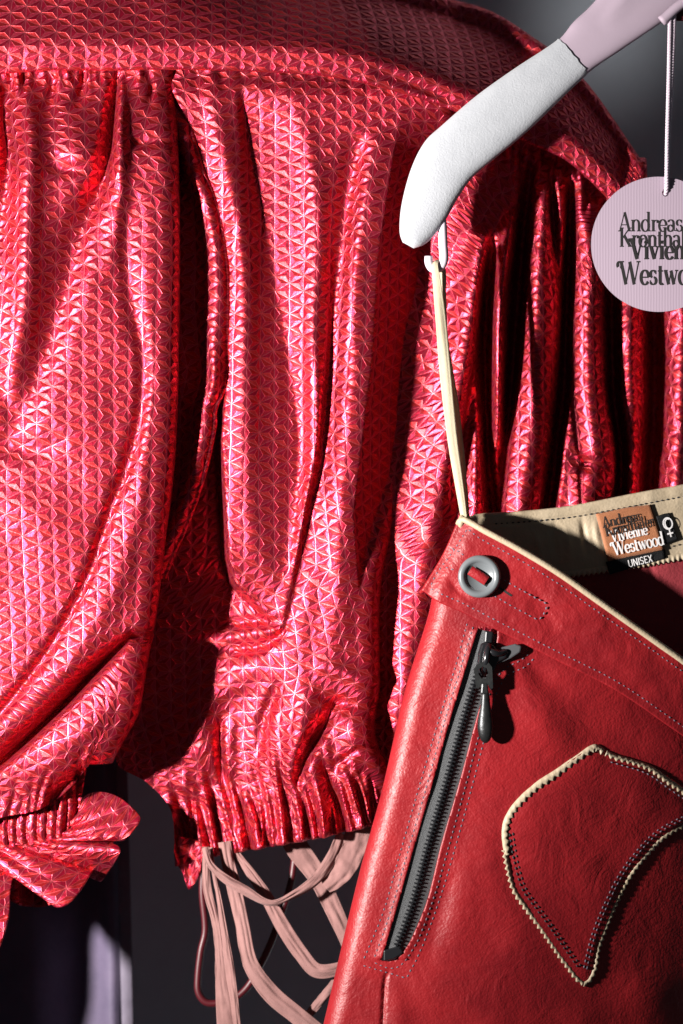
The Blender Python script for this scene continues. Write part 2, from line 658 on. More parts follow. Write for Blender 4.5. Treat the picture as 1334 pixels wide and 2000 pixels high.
GL = {
    'A': (.80, [((.10, .02), (.40, 1.0), 'n'), ((.40, 1.0), (.70, .02), 't'), ((.20, .34), (.58, .34), 'n'),
                ((0, .02), (.22, .02), 'n'), ((.56, .02), (.84, .02), 'n')]),
    'K': (.82, stem(.16, 0, 1) + [((.18, .42), (.66, .98), 'n'), ((.32, .58), (.70, .02), 't'), ((.54, .98), (.78, .98), 'n'), ((.58, .02), (.84, .02), 'n')]),
    'V': (.80, [E(.0, .86, .10, .12, -60, 200), ((.08, .98), (.40, 0), 't'), ((.40, 0), (.68, .98), 'n'), ((.56, .98), (.80, .98), 'n'), ((.0, .98), (.22, .98), 'n')]),
    'W': (1.18, [E(.0, .84, .12, .14, -70, 220), ((.08, .98), (.36, 0), 't'), ((.36, 0), (.60, .98), 'n'), ((.58, .98), (.84, 0), 't'), ((.84, 0), (1.10, .98), 'n'),
                 ((.0, .98), (.24, .98), 'n'), ((.98, .98), (1.20, .98), 'n')]),
    'n': (.62, stem(.13, 0, X_, half=True) + [E(.32, X_ - .22, .18, .22, 150, 0)] + [((.50, X_ - .20), (.50, 0), 't'), ((.38, .02), (.62, .02), 'n')]),
    'h': (.62, stem(.13, 0, 1.02, half=True) + [E(.32, X_ - .22, .18, .22, 150, 0)] + [((.50, X_ - .20), (.50, 0), 't'), ((.38, .02), (.62, .02), 'n')]),
    'd': (.64, [E(.27, .30, .22, .31, 0, 360, 24), ((.47, 0), (.47, 1.02), 't'), ((.36, 1.0), (.48, 1.0), 'n'), ((.47, .02), (.60, .02), 'n')]),
    'r': (.44, stem(.13, 0, X_, half=True) + [E(.32, X_ - .20, .18, .18, 150, 40), E(.42, X_ - .10, .03, .04, 0, 360, 8)]),
    'e': (.54, [E(.28, .30, .22, .31, 0, 325, 22), ((.07, .31), (.50, .31), 'n')]),
    'a': (.54, [E(.24, X_ - .17, .17, .17, 160, 0), ((.41, X_ - .17), (.41, .08), 't'), E(.22, .16, .16, .17, 30, 330), ((.41, .06), (.54, .03), 'n')]),
    's': (.46, [E(.23, .45, .15, .15, 30, 250), E(.23, .16, .17, .16, 80, -150), ((.38, .44), (.38, .60), 'n'), ((.06, .02), (.06, .18), 'n')]),
    'o': (.58, [E(.29, .30, .23, .31, 0, 360, 24)]),
    't': (.40, [((.17, .80), (.17, .12), 't'), ((.04, .58), (.34, .58), 'n'), E(.27, .12, .10, .12, 180, 320)]),
    'l': (.34, stem(.16, 0, 1.02, half=True)),
    'i': (.34, stem(.16, 0, X_, half=True) + [E(.15, .82, .04, .05, 0, 360, 8)]),
    'v': (.56, [((.08, X_), (.28, 0), 't'), ((.28, 0), (.48, X_), 'n'), ((0, X_), (.20, X_), 'n'), ((.38, X_), (.56, X_), 'n')]),
    'w': (.82, [((.08, X_), (.26, 0), 't'), ((.26, 0), (.42, X_), 'n'), ((.40, X_), (.57, 0), 't'), ((.57, 0), (.74, X_), 'n'), ((0, X_), (.20, X_), 'n'), ((.64, X_), (.82, X_), 'n')]),
    # plain capitals
    'U1': (.72, [((.12, 1), (.12, .3), 'm'), E(.36, .30, .24, .28, 180, 360), ((.60, .3), (.60, 1), 'm')]),
    'N1': (.74, [((.12, 0), (.12, 1), 'm'), ((.12, 1), (.60, 0), 'm'), ((.60, 0), (.60, 1), 'm')]),
    'I1': (.26, [((.13, 0), (.13, 1), 'm')]),
    'S1': (.62, [E(.30, .74, .20, .24, 20, 265), E(.30, .26, .21, .24, 90, -160)]),
    'E1': (.60, [((.12, 0), (.12, 1), 'm'), ((.12, .95), (.52, .95), 'm'), ((.12, .5), (.46, .5), 'm'), ((.12, .05), (.52, .05), 'm')]),
    'X1': (.66, [((.06, 0), (.56, 1), 'm'), ((.06, 1), (.56, 0), 'm')]),
}


def lettering(name, text, origin, size, hfun, mat, parent, rot=0.0, thick=.15, thin=.05, wid=1.0, sans=False, lift=1.5, track=0.0):
    V, F = [], []
    cx = 0.0
    ca, sa = math.cos(rot), math.sin(rot)
    z = 0
    for ch in text:
        adv, strokes = GL[ch + '1' if sans else ch]
        for st in strokes:
            if isinstance(st, tuple):
                pts, wd = [st[0], st[1]], {'t': thick, 'n': thin, 'm': .13}[st[2]]
            else:
                pts, wd = st, None
            z += 1
            base = len(V)
            n = len(pts)
            for i, (x, y) in enumerate(pts):
                x0, y0 = pts[max(i - 1, 0)]
                x1, y1 = pts[min(i + 1, n - 1)]
                dx, dy = x1 - x0, y1 - y0
                L = math.hypot(dx, dy) + 1e-9
                w = wd if wd else ((.13 if sans else thin + (thick - thin) * (abs(dy) / L) ** 1.5))
                for sg in (1, -1):
                    qx = (cx + (x - sg * dy / L * w / 2)) * size * wid
                    qy = (y + sg * dx / L * w / 2) * size
                    px = origin[0] + qx * ca - qy * sa * -1 * -1 if False else origin[0] + qx * ca + qy * sa
                    py = origin[1] + qx * sa - qy * ca
                    V.append(P(px, py, float(hfun(px, py)) + lift + (z % 9) * .03))
            for i in range(n - 1):
                k = base + 2 * i
                F.append((k, k + 2, k + 3, k + 1))
        cx += adv + track
    me = bpy.data.meshes.new(name)
    me.from_pydata(V, [], F)
    return link(name, me, mat, parent, smooth=False)


# ================================================================== THE WALL
bm = bmesh.new()
nv = 40
gx, gy = np.meshgrid(np.linspace(-2600, 4200, nv), np.linspace(-2200, 4200, nv))
me = grid_mesh('wall', gx, gy, np.full_like(gx, WALL_H) + vnoise(gx, gy, 700, 2.0) * 6)
wall = link('wall', me, M['wall'])
wall['kind'] = 'structure'
bm.free()

# ================================================================== THE DRESS
dress = thing('red_dress', 'shiny red dress woven all over with raised stars, with gathered puff sleeve and elastic cuff', 'dress', (500, 130, 0))
ST = 29.5                        # size of one star of the weave


def lerpx(x, xs, ys):
    return np.interp(x, xs, ys)


# ---- yoke: the smooth shoulder piece above the gathered seam
low = [(-1120, 380), (-400, 205), (-90, 152), (0, 139), (100, 132), (230, 132), (330, 130), (480, 133), (640, 143), (739, 163), (844, 192), (930, 226), (1050, 276), (1110, 303), (1190, 375), (1222, 412)]  # far left end is out of view, lengthened with the sleeve to shade the wall
top = [(-1120, -60), (-400, -140), (-90, -150), (150, -140), (400, -105), (620, -62), (760, -28), (850, -4), (960, 28), (1050, 92), (1140, 168), (1205, 255), (1256, 338)]
X, Y = coons(top, low, [top[0], low[0]], [top[-1], (1252, 380), low[-1]], 480, 80)
lowc = catmull(low, 500)
lowy = np.interp(X, lowc[:, 0], lowc[:, 1])
D = np.maximum(lowy - Y, 0)
kk = lerpx(X, [-700, 150, 330, 520, 900, 1060, 1260], [.40, .36, .60, 1.35, 1.7, 1.0, .7])
q_ = np.maximum(D - 28, 0)
H = 30 - kk * (q_ - 45 * (1 - np.exp(-q_ / 45))) + 7 * np.exp(-((D - 36) / 30.0) ** 2)
H -= np.maximum(X - 720, 0) * .16
H += creases(X, Y, [
    [(690, 120, 0, 10), (760, 150, -5, 10), (840, 178, -8, 10), (900, 205, 0, 10)],
    [(-60, 60, 0, 40), (120, 70, 5, 40), (300, 60, 0, 40)],
]) + vnoise(X, Y, 90, 1) * 3
X, Y, H = roll(X, Y, H, 'B', 9, 140, 8)
X, Y, H = roll(X, Y, H, 'T', 40, 120, 8)
X, Y, H = roll(X, Y, H, 'R', 14, 120, 6)
link('yoke', grid_mesh('yoke', X, Y, H, ST, .3, (0, 0), .8), M['jacquard'], dress)

# ---- left sleeve, a full puff falling to a gathered wrist
RS = 42.0
top = [(-1100, 360), (-400, 200), (-110, 158), (0, 143), (100, 136), (230, 136), (300, 134)]
right = [(300, 134), (302, 190), (308, 300), (311, 500), (309, 700), (305, 850), (297, 950), (284, 1050), (271, 1160), (261, 1225), (249, 1290), (232, 1390), (205, 1440), (178, 1490)]
bottom = [(-1100, 1900), (-400, 1720), (-110, 1640), (0, 1596), (80, 1578), (130, 1545), (178, 1490)]
left = [(-1100, 360), (-1120, 900), (-1100, 1900)]  # unseen stretch past the left edge, added to shade the bag and wall
X, Y = coons(top, bottom, left, right, 350, 400)
H = 12 + 60 * sstep((Y - 125) / 230.0) - 43 * sstep((Y - 1380) / 220.0)
H += 14 * np.sin(np.clip((X + 40) / 380, 0, 1) * math.pi) * sstep((Y - 300) / 300)
H += creases(X, Y, [
    [(20, 145, -5, 10), (10, 215, -20, 13), (20, 330, -24, 16), (4, 430, -18, 20), (-10, 600, 0, 24)],
    [(52, 180, 8, 18), (66, 260, 20, 22), (62, 380, 27, 26), (60, 480, 27, 27), (58, 570, 24, 28), (42, 700, 14, 30), (15, 850, 0, 30)],
    [(130, 190, 6, 34), (150, 260, 14, 38), (158, 315, 12, 34), (130, 350, 0, 30)],
    [(92, 322, 0, 11), (130, 337, -11, 13), (178, 333, -10, 13), (202, 312, 0, 11)],
    [(228, 138, -8, 7, 7), (223, 200, -32, 11, 8), (217, 280, -36, 14, 9), (206, 345, -36, 17, 11), (184, 405, -30, 26, 16), (158, 460, -22, 34, 24), (138, 545, -22, 34, 26), (110, 640, -19, 34, 28), (72, 745, -15, 32, 30), (40, 825, -9, 30, 30), (-10, 900, 0, 30, 30)],
    [(240, 165, 8, 10), (238, 250, 17, 13), (240, 350, 18, 15), (232, 440, 10, 18), (215, 560, 0, 20)],
    [(248, 286, 0, 9), (278, 283, -9, 11), (318, 281, -5, 11), (336, 276, 0, 10)],
    [(301, 138, -6, 6), (299, 175, -13, 7), (290, 220, 0, 10)],
    [(166, 138, -8, 6), (160, 180, -14, 9), (140, 225, 0, 14)],
    [(110, 140, -6, 6), (100, 190, -10, 9), (92, 230, 0, 12)],
    [(256, 380, 0, 12), (249, 480, -6, 15), (262, 600, -8, 15), (284, 700, -11, 14), (279, 800, -13, 13), (256, 900, -15, 13), (219, 1000, -15, 12), (181, 1115, -15, 11), (140, 1200, -14, 10), (95, 1275, -14, 10), (50, 1335, -15, 10), (0, 1395, -16, 10), (-70, 1450, -12, 10)],
    [(300, 400, 4, 24), (302, 600, 7, 26), (296, 850, 10, 26), (275, 1000, 10, 26), (235, 1130, 9, 26), (190, 1220, 8, 26), (120, 1320, 8, 24), (0, 1440, 6, 24)],
    ([(288, 1216, 0, 4, 4), (264, 1238, -34, 8, 5), (225, 1275, -62, 13, 7), (180, 1320, -74, 15, 8), (135, 1368, -78, 16, 8), (90, 1412, -78, 16, 8), (40, 1458, -74, 16, 8), (-10, 1500, -70, 16, 8), (-90, 1545, -60, 16, 9)], 1.5),
    [(285, 1290, 0, 34), (235, 1355, 15, 38), (165, 1430, 18, 40), (100, 1490, 15, 38), (40, 1545, 0, 34)],
    [(226, 1452, 0, 8), (188, 1490, -24, 11), (150, 1515, -30, 12), (112, 1548, -30, 11), (92, 1590, -12, 9)],
    [(-40, 862, 0, 24), (20, 872, -9, 24), (80, 880, -10, 24), (140, 858, 0, 24)],
    [(-60, 640, 0, 24), (-20, 700, -8, 24), (20, 790, -8, 20), (40, 860, 0, 20)],
    [(-80, 960, 0, 40), (60, 1000, 8, 44), (160, 960, 0, 40)],
] + gathers([(-100, 156), (0, 143), (100, 136), (230, 136), (320, 134)], 'down', 15, 48, 6.5, 5.5, .05, 3)
    + gathers([(-100, 1625), (0, 1594), (80, 1576), (130, 1545), (172, 1495)], 'up', 15, 70, 7, 6, .25, 11))
H += vnoise(X, Y, 46, 4) * 3.2 + vnoise(X, Y, 120, 9) * 7
X, Y, H = roll(X, Y, H, 'R', RS, 165, 16)
sleeve = link('puff_sleeve', grid_mesh('puff_sleeve', X, Y, H, ST, .88, (.3, .4), .5), M['jacquard'], dress)

# ---- the ruffle below the sleeve's elastic
hem = [(160, 1562, -24), (176, 1552, -26), (204, 1550, -20), (236, 1560, -4), (262, 1580, 12), (275, 1597, 26), (264, 1618, 36), (248, 1635, 34), (236, 1640, 14), (224, 1640, -4), (222, 1648, 8), (232, 1650, 34), (238, 1658, 46), (230, 1676, 34), (212, 1702, 0), (196, 1722, -22), (186, 1718, -26), (184, 1700, -6), (180, 1704, 26), (160, 1736, 58), (136, 1761, 68), (115, 1765, 64), (99, 1750, 46), (92, 1718, 14), (88, 1696, -10), (77, 1683, -18), (58, 1682, -10), (38, 1696, 16), (26, 1722, 38), (22, 1786, 62), (4, 1846, 76), (-20, 1866, 70), (-46, 1868, 40), (-80, 1810, 20), (-105, 1740, 20), (-140, 1702, 50), (-180, 1760, 10), (-220, 1900, 50), (-300, 2060, 30), (-420, 2100, 40), (-560, 2120, 40), (-680, 2120, 20)]  # out of view at the left, notched to light a strip of the bag
gat = [(186, 1492), (-112, 1636)]
nh = 420
hemc = catmull(hem, nh)
gl = catmull([(150, 1572, -22), (143, 1596, -10), (128, 1622, -4), (104, 1636, 0), (64, 1642, 3), (30, 1646, 4), (0, 1652, 4), (-112, 1688, 2), (-300, 1730, 0), (-500, 1780, 0), (-680, 1820, 0)], nh)
ts = np.linspace(0, 1, 52)[:, None]
ease = ts ** 1.15
ease = ts ** .9
XR = gl[None, :, 0] * (1 - ease) + hemc[None, :, 0] * ease
YR = gl[None, :, 1] * (1 - ease) + hemc[None, :, 1] * ease
HR = gl[None, :, 2] * (1 - ts) + hemc[None, :, 2] * (ts ** .8)
HR = HR + 9 * np.sin(ts * math.pi) + 5 * np.exp(-(ts / .35) ** 2) * np.sin(np.linspace(0, 190, nh))[None]
HR += vnoise(XR, YR, 30, 3) * 7 * np.sin(ts * math.pi * .9) + vnoise(XR, YR, 12, 6) * 3 * ts
XR, YR, HR = XR[:, ::-1], YR[:, ::-1], HR[:, ::-1]
ruf = link('ruffle', grid_mesh('ruffle', XR, YR, HR, ST, .9, (.1, .2), 0, True), M['jacquard'], sleeve)
solid(ruf, .0011, 0)

X, Y = coons([(-20, 1640), (60, 1630), (140, 1600)], [(-10, 1740), (40, 1772), (84, 1774), (128, 1748), (165, 1690)], [(-20, 1640), (-10, 1740)], [(140, 1600), (165, 1690)], 90, 50)
H = -34 + 14 * np.sin(X / 13.0) * sstep((Y - 1630) / 90.0) + vnoise(X, Y, 30, 4) * 6
solid(link('ruffle_back', grid_mesh('ruffle_back', X, Y, H, ST, .5), M['jacquard'], ruf), .0008, 0)

# the shirred elastic casing between puff and ruffle
X, Y = coons([(-700, 1760), (-120, 1618), (0, 1570), (60, 1566), (112, 1540), (168, 1500)], [(-700, 1840), (-120, 1694), (0, 1660), (60, 1650), (112, 1640), (154, 1590)],
             [(-700, 1760), (-700, 1840)], [(168, 1500), (154, 1590)], 420, 34)
tb_ = np.linspace(0, 1, 34)[:, None]
wob = vnoise(X, Y, 40, 5) * 9
H = 2 - 26 * sstep((X - 110) / 60.0) + 7.5 * np.abs(np.sin((X + wob + 3 * tb_) * math.pi / 19.0)) ** .7 + 6 * np.sin(tb_ * math.pi)
casing = link('elastic_casing', grid_mesh('elastic_casing', X, Y, H, ST, .9), M['jacquard'], sleeve)

# ---- the body panel in the middle, down to the elastic hem
top = [(296, 133), (400, 133), (500, 136), (600, 140), (700, 149), (790, 172), (850, 194)]
right = [(850, 194), (862, 300), (850, 500), (815, 700), (768, 900), (722, 1050), (702, 1150), (700, 1290), (700, 1350), (690, 1420), (700, 1465), (722, 1510), (760, 1600)]
bottom = [(338, 1694), (367, 1684), (454, 1667), (563, 1645), (628, 1632), (700, 1615), (760, 1600)]
left = [(296, 133), (255, 400), (250, 800), (240, 1200), (222, 1490), (284, 1536), (330, 1590), (338, 1694)]
X, Y = coons(top, bottom, left, right, 190, 480)
xe = lerpx(Y, [130, 277, 375, 440, 530, 700, 860, 975, 1090, 1140, 1219], [330, 372, 416, 438, 448, 448, 436, 444, 452, 465, 545])
am = lerpx(Y, [130, 200, 320, 600, 1090, 1150, 1230], [0, 30, 60, 95, 95, 60, 0])
H = -am * sstep((xe - X) / 26.0)
H -= 78 * sstep((Y - 1080) / 170.0) * sstep((600 - X) / 180.0)
H -= np.maximum(X - lerpx(Y, [150, 250, 500, 700, 1000, 1150, 1300], [800, 775, 738, 726, 690, 700, 720]), 0) * 1.05 * sstep((Y - 175) / 170.0)
H -= 18 * sstep((190 - Y) / 60.0)
H -= 14 * sstep((Y - 1460) / 90.0)
cuffline = [(338, 1692), (367, 1682), (454, 1665), (563, 1643), (628, 1630), (700, 1613), (760, 1598)]
H += creases(X, Y, gentler([
    [(405, 150, 5, 20), (430, 270, 20, 24), (452, 360, 28, 24), (468, 450, 32, 24), (478, 560, 32, 25), (480, 700, 30, 26), (480, 850, 22, 28), (486, 1000, 12, 30), (510, 1140, 0, 30)],
    ([(470, 168, 0, 6, 8), (478, 215, -32, 11, 60), (490, 300, -40, 13, 90), (506, 380, -38, 18, 84), (526, 480, -34, 26, 64), (545, 600, -32, 38, 46), (562, 700, -32, 46, 36), (578, 800, -32, 52, 28), (584, 900, -30, 52, 22), (576, 1000, -24, 50, 18), (566, 1100, -16, 46, 16), (556, 1200, 0, 40, 16)], 1.6),
    [(575, 200, 4, 24, 24), (600, 280, 12, 24, 24), (618, 382, 20, 24, 20), (620, 495, 23, 24, 18), (613, 640, 26, 22, 16), (617, 787, 26, 20, 14), (616, 880, 24, 18, 13), (597, 990, 20, 16, 12), (577, 1100, 12, 16, 12), (558, 1200, 0, 14, 12)],
    [(708, 258, 0, 20, 14), (694, 300, -24, 26, 18), (680, 380, -34, 26, 20), (668, 470, -32, 22, 20), (656, 580, -28, 14, 22), (649, 640, -27, 9, 22), (638, 769, -26, 7, 22), (623, 900, -25, 6, 22), (604, 993, -23, 6, 22), (586, 1098, -18, 7, 22), (562, 1215, -14, 8, 20), (545, 1262, 0, 10, 18)],
    [(748, 245, 0, 20, 30), (734, 289, 14, 24, 34), (717, 390, 26, 26, 40), (699, 500, 32, 28, 46), (692, 600, 32, 28, 50), (696, 712, 32, 28, 50), (687, 787, 32, 28, 50), (676, 900, 32, 28, 50), (668, 1012, 30, 28, 46), (664, 1100, 26, 28, 42), (660, 1200, 18, 30, 40), (640, 1300, 8, 30, 40), (620, 1380, 0, 30, 40)],
], .62) + gentler([
    # the pinch at the seam and what radiates from it
    [(560, 1214, 0, 6), (520, 1213, -12, 10), (470, 1220, -22, 12), (410, 1232, -24, 14), (340, 1240, 0, 16)],
    [(552, 1226, 4, 8), (505, 1236, 12, 12), (455, 1243, 12, 14), (410, 1252, 0, 14)],
    [(562, 1222, -4, 6), (536, 1250, -24, 9), (503, 1266, -26, 11), (458, 1270, -16, 12), (425, 1278, 0, 12)],
    [(545, 1250, 4, 24), (480, 1308, 26, 32), (408, 1370, 36, 36), (388, 1425, 38, 36), (392, 1475, 26, 32), (384, 1540, 0, 26)],
    [(450, 1120, 0, 14), (470, 1165, 22, 20), (498, 1195, 22, 20), (540, 1212, 0, 16)],
], .55) + gentler([
    [(598, 1296, 0, 14), (655, 1308, 13, 17), (705, 1328, 18, 18), (735, 1340, 10, 16)],
    [(610, 1352, 0, 10), (648, 1368, -17, 13), (690, 1378, -11, 13), (722, 1374, 0, 10)],
    [(668, 1358, 0, 9, 9), (652, 1385, -24, 14, 11), (626, 1430, -38, 16, 11), (601, 1470, -40, 15, 11), (585, 1510, -34, 12, 9), (579, 1552, 0, 8, 8)],
    [(604, 1330, 0, 18), (592, 1400, 15, 22), (578, 1460, 19, 20), (576, 1510, 12, 16), (580, 1555, 0, 14)],
    [(545, 1320, 0, 10), (532, 1368, -18, 13), (516, 1402, -18, 13), (510, 1450, -13, 12), (498, 1495, 0, 10)],
    [(433, 1398, 0, 6), (427, 1440, -16, 8), (429, 1495, -20, 8), (436, 1545, 0, 7)],
    [(452, 1385, 0, 12), (446, 1440, 10, 13), (447, 1500, 8, 12), (455, 1540, 0, 10)],
    [(684, 1385, 0, 20), (694, 1425, 16, 24), (688, 1468, 6, 20), (680, 1500, 0, 18)],
    [(700, 1462, -10, 6), (664, 1490, -14, 8), (640, 1520, 0, 8)],
    [(310, 1512, 0, 12), (350, 1535, 14, 14), (400, 1560, 10, 14), (440, 1570, 0, 12)],
    [(330, 1548, 0, 8), (372, 1572, -12, 9), (405, 1600, 0, 9)],
    [(300, 1380, 0, 50), (280, 1440, -20, 50), (300, 1520, 0, 40)],
], .8) + gathers(cuffline, 'up', 12, 145, 12.5, 5.4, -.22, 5) + gathers(cuffline, 'up', 23, 190, 8.5, 8.5, -.2, 8)
    + gathers(cuffline, 'up', 9, 30, 4.0, 4.0, -.15, 18)
    + gathers([(350, 138), (500, 138), (640, 146), (760, 168)], 'down', 30, 40, 2.5, 7, .05, 13))
H += vnoise(X, Y, 44, 6) * 2.6 + vnoise(X, Y, 150, 2) * 7
H += vnoise(X, Y, 20, 3) * 5 * sstep((Y - 1400) / 120)
X, Y, H = roll(X, Y, H, 'R', 42, 150, 14)
X, Y, H = roll(X, Y, H, 'B', 7, 170, 6)
ny = X.shape[0]
cut = int(ny * .875)
U0, V0 = uv_arc(X, Y, H, .45, .4)


def grid_uv(name, sl, X, Y, H, U, V, sc):
    me = grid_mesh(name, X[sl], Y[sl], H[sl])
    ny_, nx_ = X[sl].shape
    idx = np.arange(ny_ * nx_).reshape(ny_, nx_)
    f = np.stack([idx[:-1, :-1], idx[1:, :-1], idx[1:, 1:], idx[:-1, 1:]], -1).reshape(-1)
    lay = me.uv_layers.new(name='UVMap')
    lay.data.foreach_set('uv', np.stack([(U[sl] / sc).ravel()[f], (V[sl] / sc).ravel()[f]], -1).ravel())
    return me


link('body_panel', grid_uv('body_panel', slice(0, cut + 1), X, Y, H, U0, V0, ST), M['jacquard'], dress)
cuff = link('elastic_cuff', grid_uv('elastic_cuff', slice(cut, ny), X, Y, H, U0, V0, ST), M['jacquard'], dress)
# the little loose end of cloth at the cuff's back corner
tail = [(338, 1660, -90), (340, 1690, -96), (352, 1712, -98), (366, 1746, -94), (388, 1712, -86), (392, 1684, -80)]
tc_ = catmull(tail, 40)
XT = np.stack([np.linspace(345, 392, 40), tc_[:, 0]], 0)
YT = np.stack([np.linspace(1640, 1650, 40), tc_[:, 1]], 0)
HT = np.stack([np.full(40, -84.0), tc_[:, 2]], 0)
tt = np.linspace(0, 1, 14)[:, None]
XT, YT, HT = [A[0] * (1 - tt) + A[1] * tt for A in (XT, YT, HT)]
solid(link('loose_end', grid_mesh('loose_end', XT, YT, HT + 5 * np.sin(XT / 6.0), ST), M['jacquard'], cuff), .0006, 0)

# ---- the fold of cloth that shows between sleeve and body
top = [(296, 136), (342, 134)]
right = [(338, 134), (364, 230), (392, 330), (416, 385), (432, 450), (442, 540), (442, 640), (441, 712), (432, 765), (417, 800), (416, 830), (406, 885), (387, 956), (361, 1027), (334, 1087), (318, 1130)]
left = [(296, 136), (300, 600), (290, 900), (280, 1130)]
X, Y = coons(top, [(280, 1130), (318, 1130)], left, right, 40, 260)
rr_ = catmull(right, 400)
rx = np.interp(Y, rr_[:, 1], rr_[:, 0])
H = -16 + 34 * np.exp(-((rx - 16 - X) / 26.0) ** 2) * sstep((Y - 150) / 150)
H += creases(X, Y, [[(400, 560, 0, 14), (412, 680, 10, 14), (418, 740, 12, 12), (405, 790, 0, 12)]]) + vnoise(X, Y, 60, 7) * 6
X, Y, H = roll(X, Y, H, 'R', 8, 150, 8)
link('inner_fold', grid_mesh('inner_fold', X, Y, H, ST, .8, (.6, .1), .5), M['jacquard'], dress)

# ---- the gathered back panel on the right
top = [(690, 130), (850, 165), (960, 200), (1060, 236), (1120, 262), (1205, 345), (1430, 420)]
X, Y = coons(top, [(690, 1640), (1000, 1620), (1430, 1560)], [(690, 130), (690, 900), (690, 1640)], [(1430, 420), (1430, 1000), (1430, 1560)], 260, 360)
H = np.full_like(X, -62.0)
H -= 26 * sstep((900 - X) / 90.0) * sstep((700 - Y) / 200.0)
H -= np.maximum(X - 930, 0) * .26
H += creases(X, Y, [
    [(950, 430, 0, 20, 14), (940, 490, 26, 26, 14), (925, 590, 36, 34, 16), (908, 700, 38, 40, 18), (890, 800, 36, 44, 20), (870, 900, 34, 46, 24), (850, 1000, 30, 46, 30), (822, 1150, 28, 46, 40), (796, 1300, 30, 40, 40), (778, 1400, 26, 30, 36), (766, 1480, 10, 20, 26)],
    [(950, 560, 0, 5, 12), (941, 640, -16, 5, 16), (929, 720, -20, 5, 18), (912, 830, -18, 5, 18), (900, 950, -12, 5, 16), (888, 1040, 0, 5, 16)],
    [(938, 790, 0, 10), (936, 900, 14, 16), (930, 1000, 12, 18), (920, 1080, 0, 18)],
    [(966, 470, 0, 10, 8), (957, 560, -48, 14, 9), (954, 700, -60, 15, 9), (956, 850, -60, 15, 9), (964, 960, -60, 17, 9), (976, 1060, -56, 17, 9)],
    [(1006, 395, 0, 12, 12), (999, 430, 28, 15, 14), (987, 512, 42, 16, 15), (976, 625, 46, 15, 15), (975, 720, 44, 13, 14), (978, 825, 26, 10, 11), (981, 890, 0, 8, 8)],
    [(1042, 320, -20, 12, 7), (1032, 420, -52, 16, 8), (1023, 520, -62, 17, 8), (1013, 650, -62, 18, 8), (1004, 760, -60, 18, 8), (994, 850, -50, 18, 8), (984, 930, -40, 17, 8), (976, 1010, -20, 15, 8)],
    [(1070, 318, 18, 14, 12), (1062, 437, 36, 20, 24), (1056, 550, 40, 24, 36), (1052, 700, 40, 26, 40), (1042, 850, 32, 28, 36), (1028, 960, 28, 28, 34), (1012, 1060, 24, 26, 34)],
    [(1081, 330, 0, 5), (1085, 400, -20, 6), (1090, 475, -20, 6), (1098, 545, -9, 7), (1105, 610, 0, 8)],
    [(1093, 325, 14, 9), (1103, 437, 18, 11), (1100, 540, 9, 13), (1095, 650, 0, 14)],
    [(1122, 350, -14, 8, 6), (1121, 450, -50, 14, 8), (1116, 600, -62, 15, 8), (1111, 750, -64, 16, 8), (1098, 850, -62, 17, 8), (1085, 960, -60, 18, 8), (1070, 1060, -58, 18, 8)],
    [(1136, 330, 6, 12, 16), (1150, 420, 24, 20, 26), (1158, 520, 34, 24, 30), (1156, 650, 38, 26, 32), (1160, 780, 40, 28, 34), (1170, 880, 44, 34, 36), (1162, 940, 36, 34, 36), (1148, 1020, 28, 30, 34)],
    [(1112, 880, 0, 11), (1145, 903, -14, 13), (1185, 914, -12, 13), (1212, 926, 0, 11)],
    [(1130, 345, 0, 8), (1160, 370, -8, 10), (1185, 400, 0, 10)],
    [(1205, 540, -40, 13, 8), (1208, 680, -60, 14, 9), (1213, 780, -62, 14, 9), (1224, 860, -62, 13, 9), (1226, 940, -62, 14, 9), (1215, 1040, -60, 16, 9)],
    [(1240, 580, 8, 14), (1240, 700, 14, 14), (1246, 800, 6, 12), (1250, 900, 0, 10)],
    [(1292, 560, -70, 24, 18), (1296, 750, -74, 26, 18), (1286, 950, -74, 26, 18), (1280, 1050, -70, 26, 18)],
    [(1348, 580, 24, 22), (1344, 800, 26, 22), (1334, 980, 26, 22)],
] + gathers([(960, 262), (1060, 292), (1120, 310), (1200, 385)], 'down', 15, 70, 8, 6, -.05, 21)
    + gathers([(690, 1600), (800, 1580), (900, 1570)], 'up', 15, 130, 9, 6, -.2, 23))
H += vnoise(X, Y, 50, 5) * 3 + vnoise(X, Y, 140, 8) * 8
link('back_panel', grid_mesh('back_panel', X, Y, H, ST, .45, (.2, .7), .5), M['jacquard'], dress)

# ================================================================== LEATHER SKIRT
skirt = thing('leather_skirt', 'red leather skirt with cream edging, grey button and diagonal black zip', 'skirt', (905, 1015, 60))
Ledge = catmull([(845, 1130), (835, 1200), (790, 1345), (745, 1540), (700, 1705), (630, 2000), (606, 2100)], 400)


def leather_h(x, y):
    x = np.asarray(x, float)
    y = np.asarray(y, float)
    xl = np.interp(y, Ledge[:, 1], Ledge[:, 0])
    d = x - xl
    h = 98 - .00056 * np.maximum(d - 110, 0) ** 2
    return h


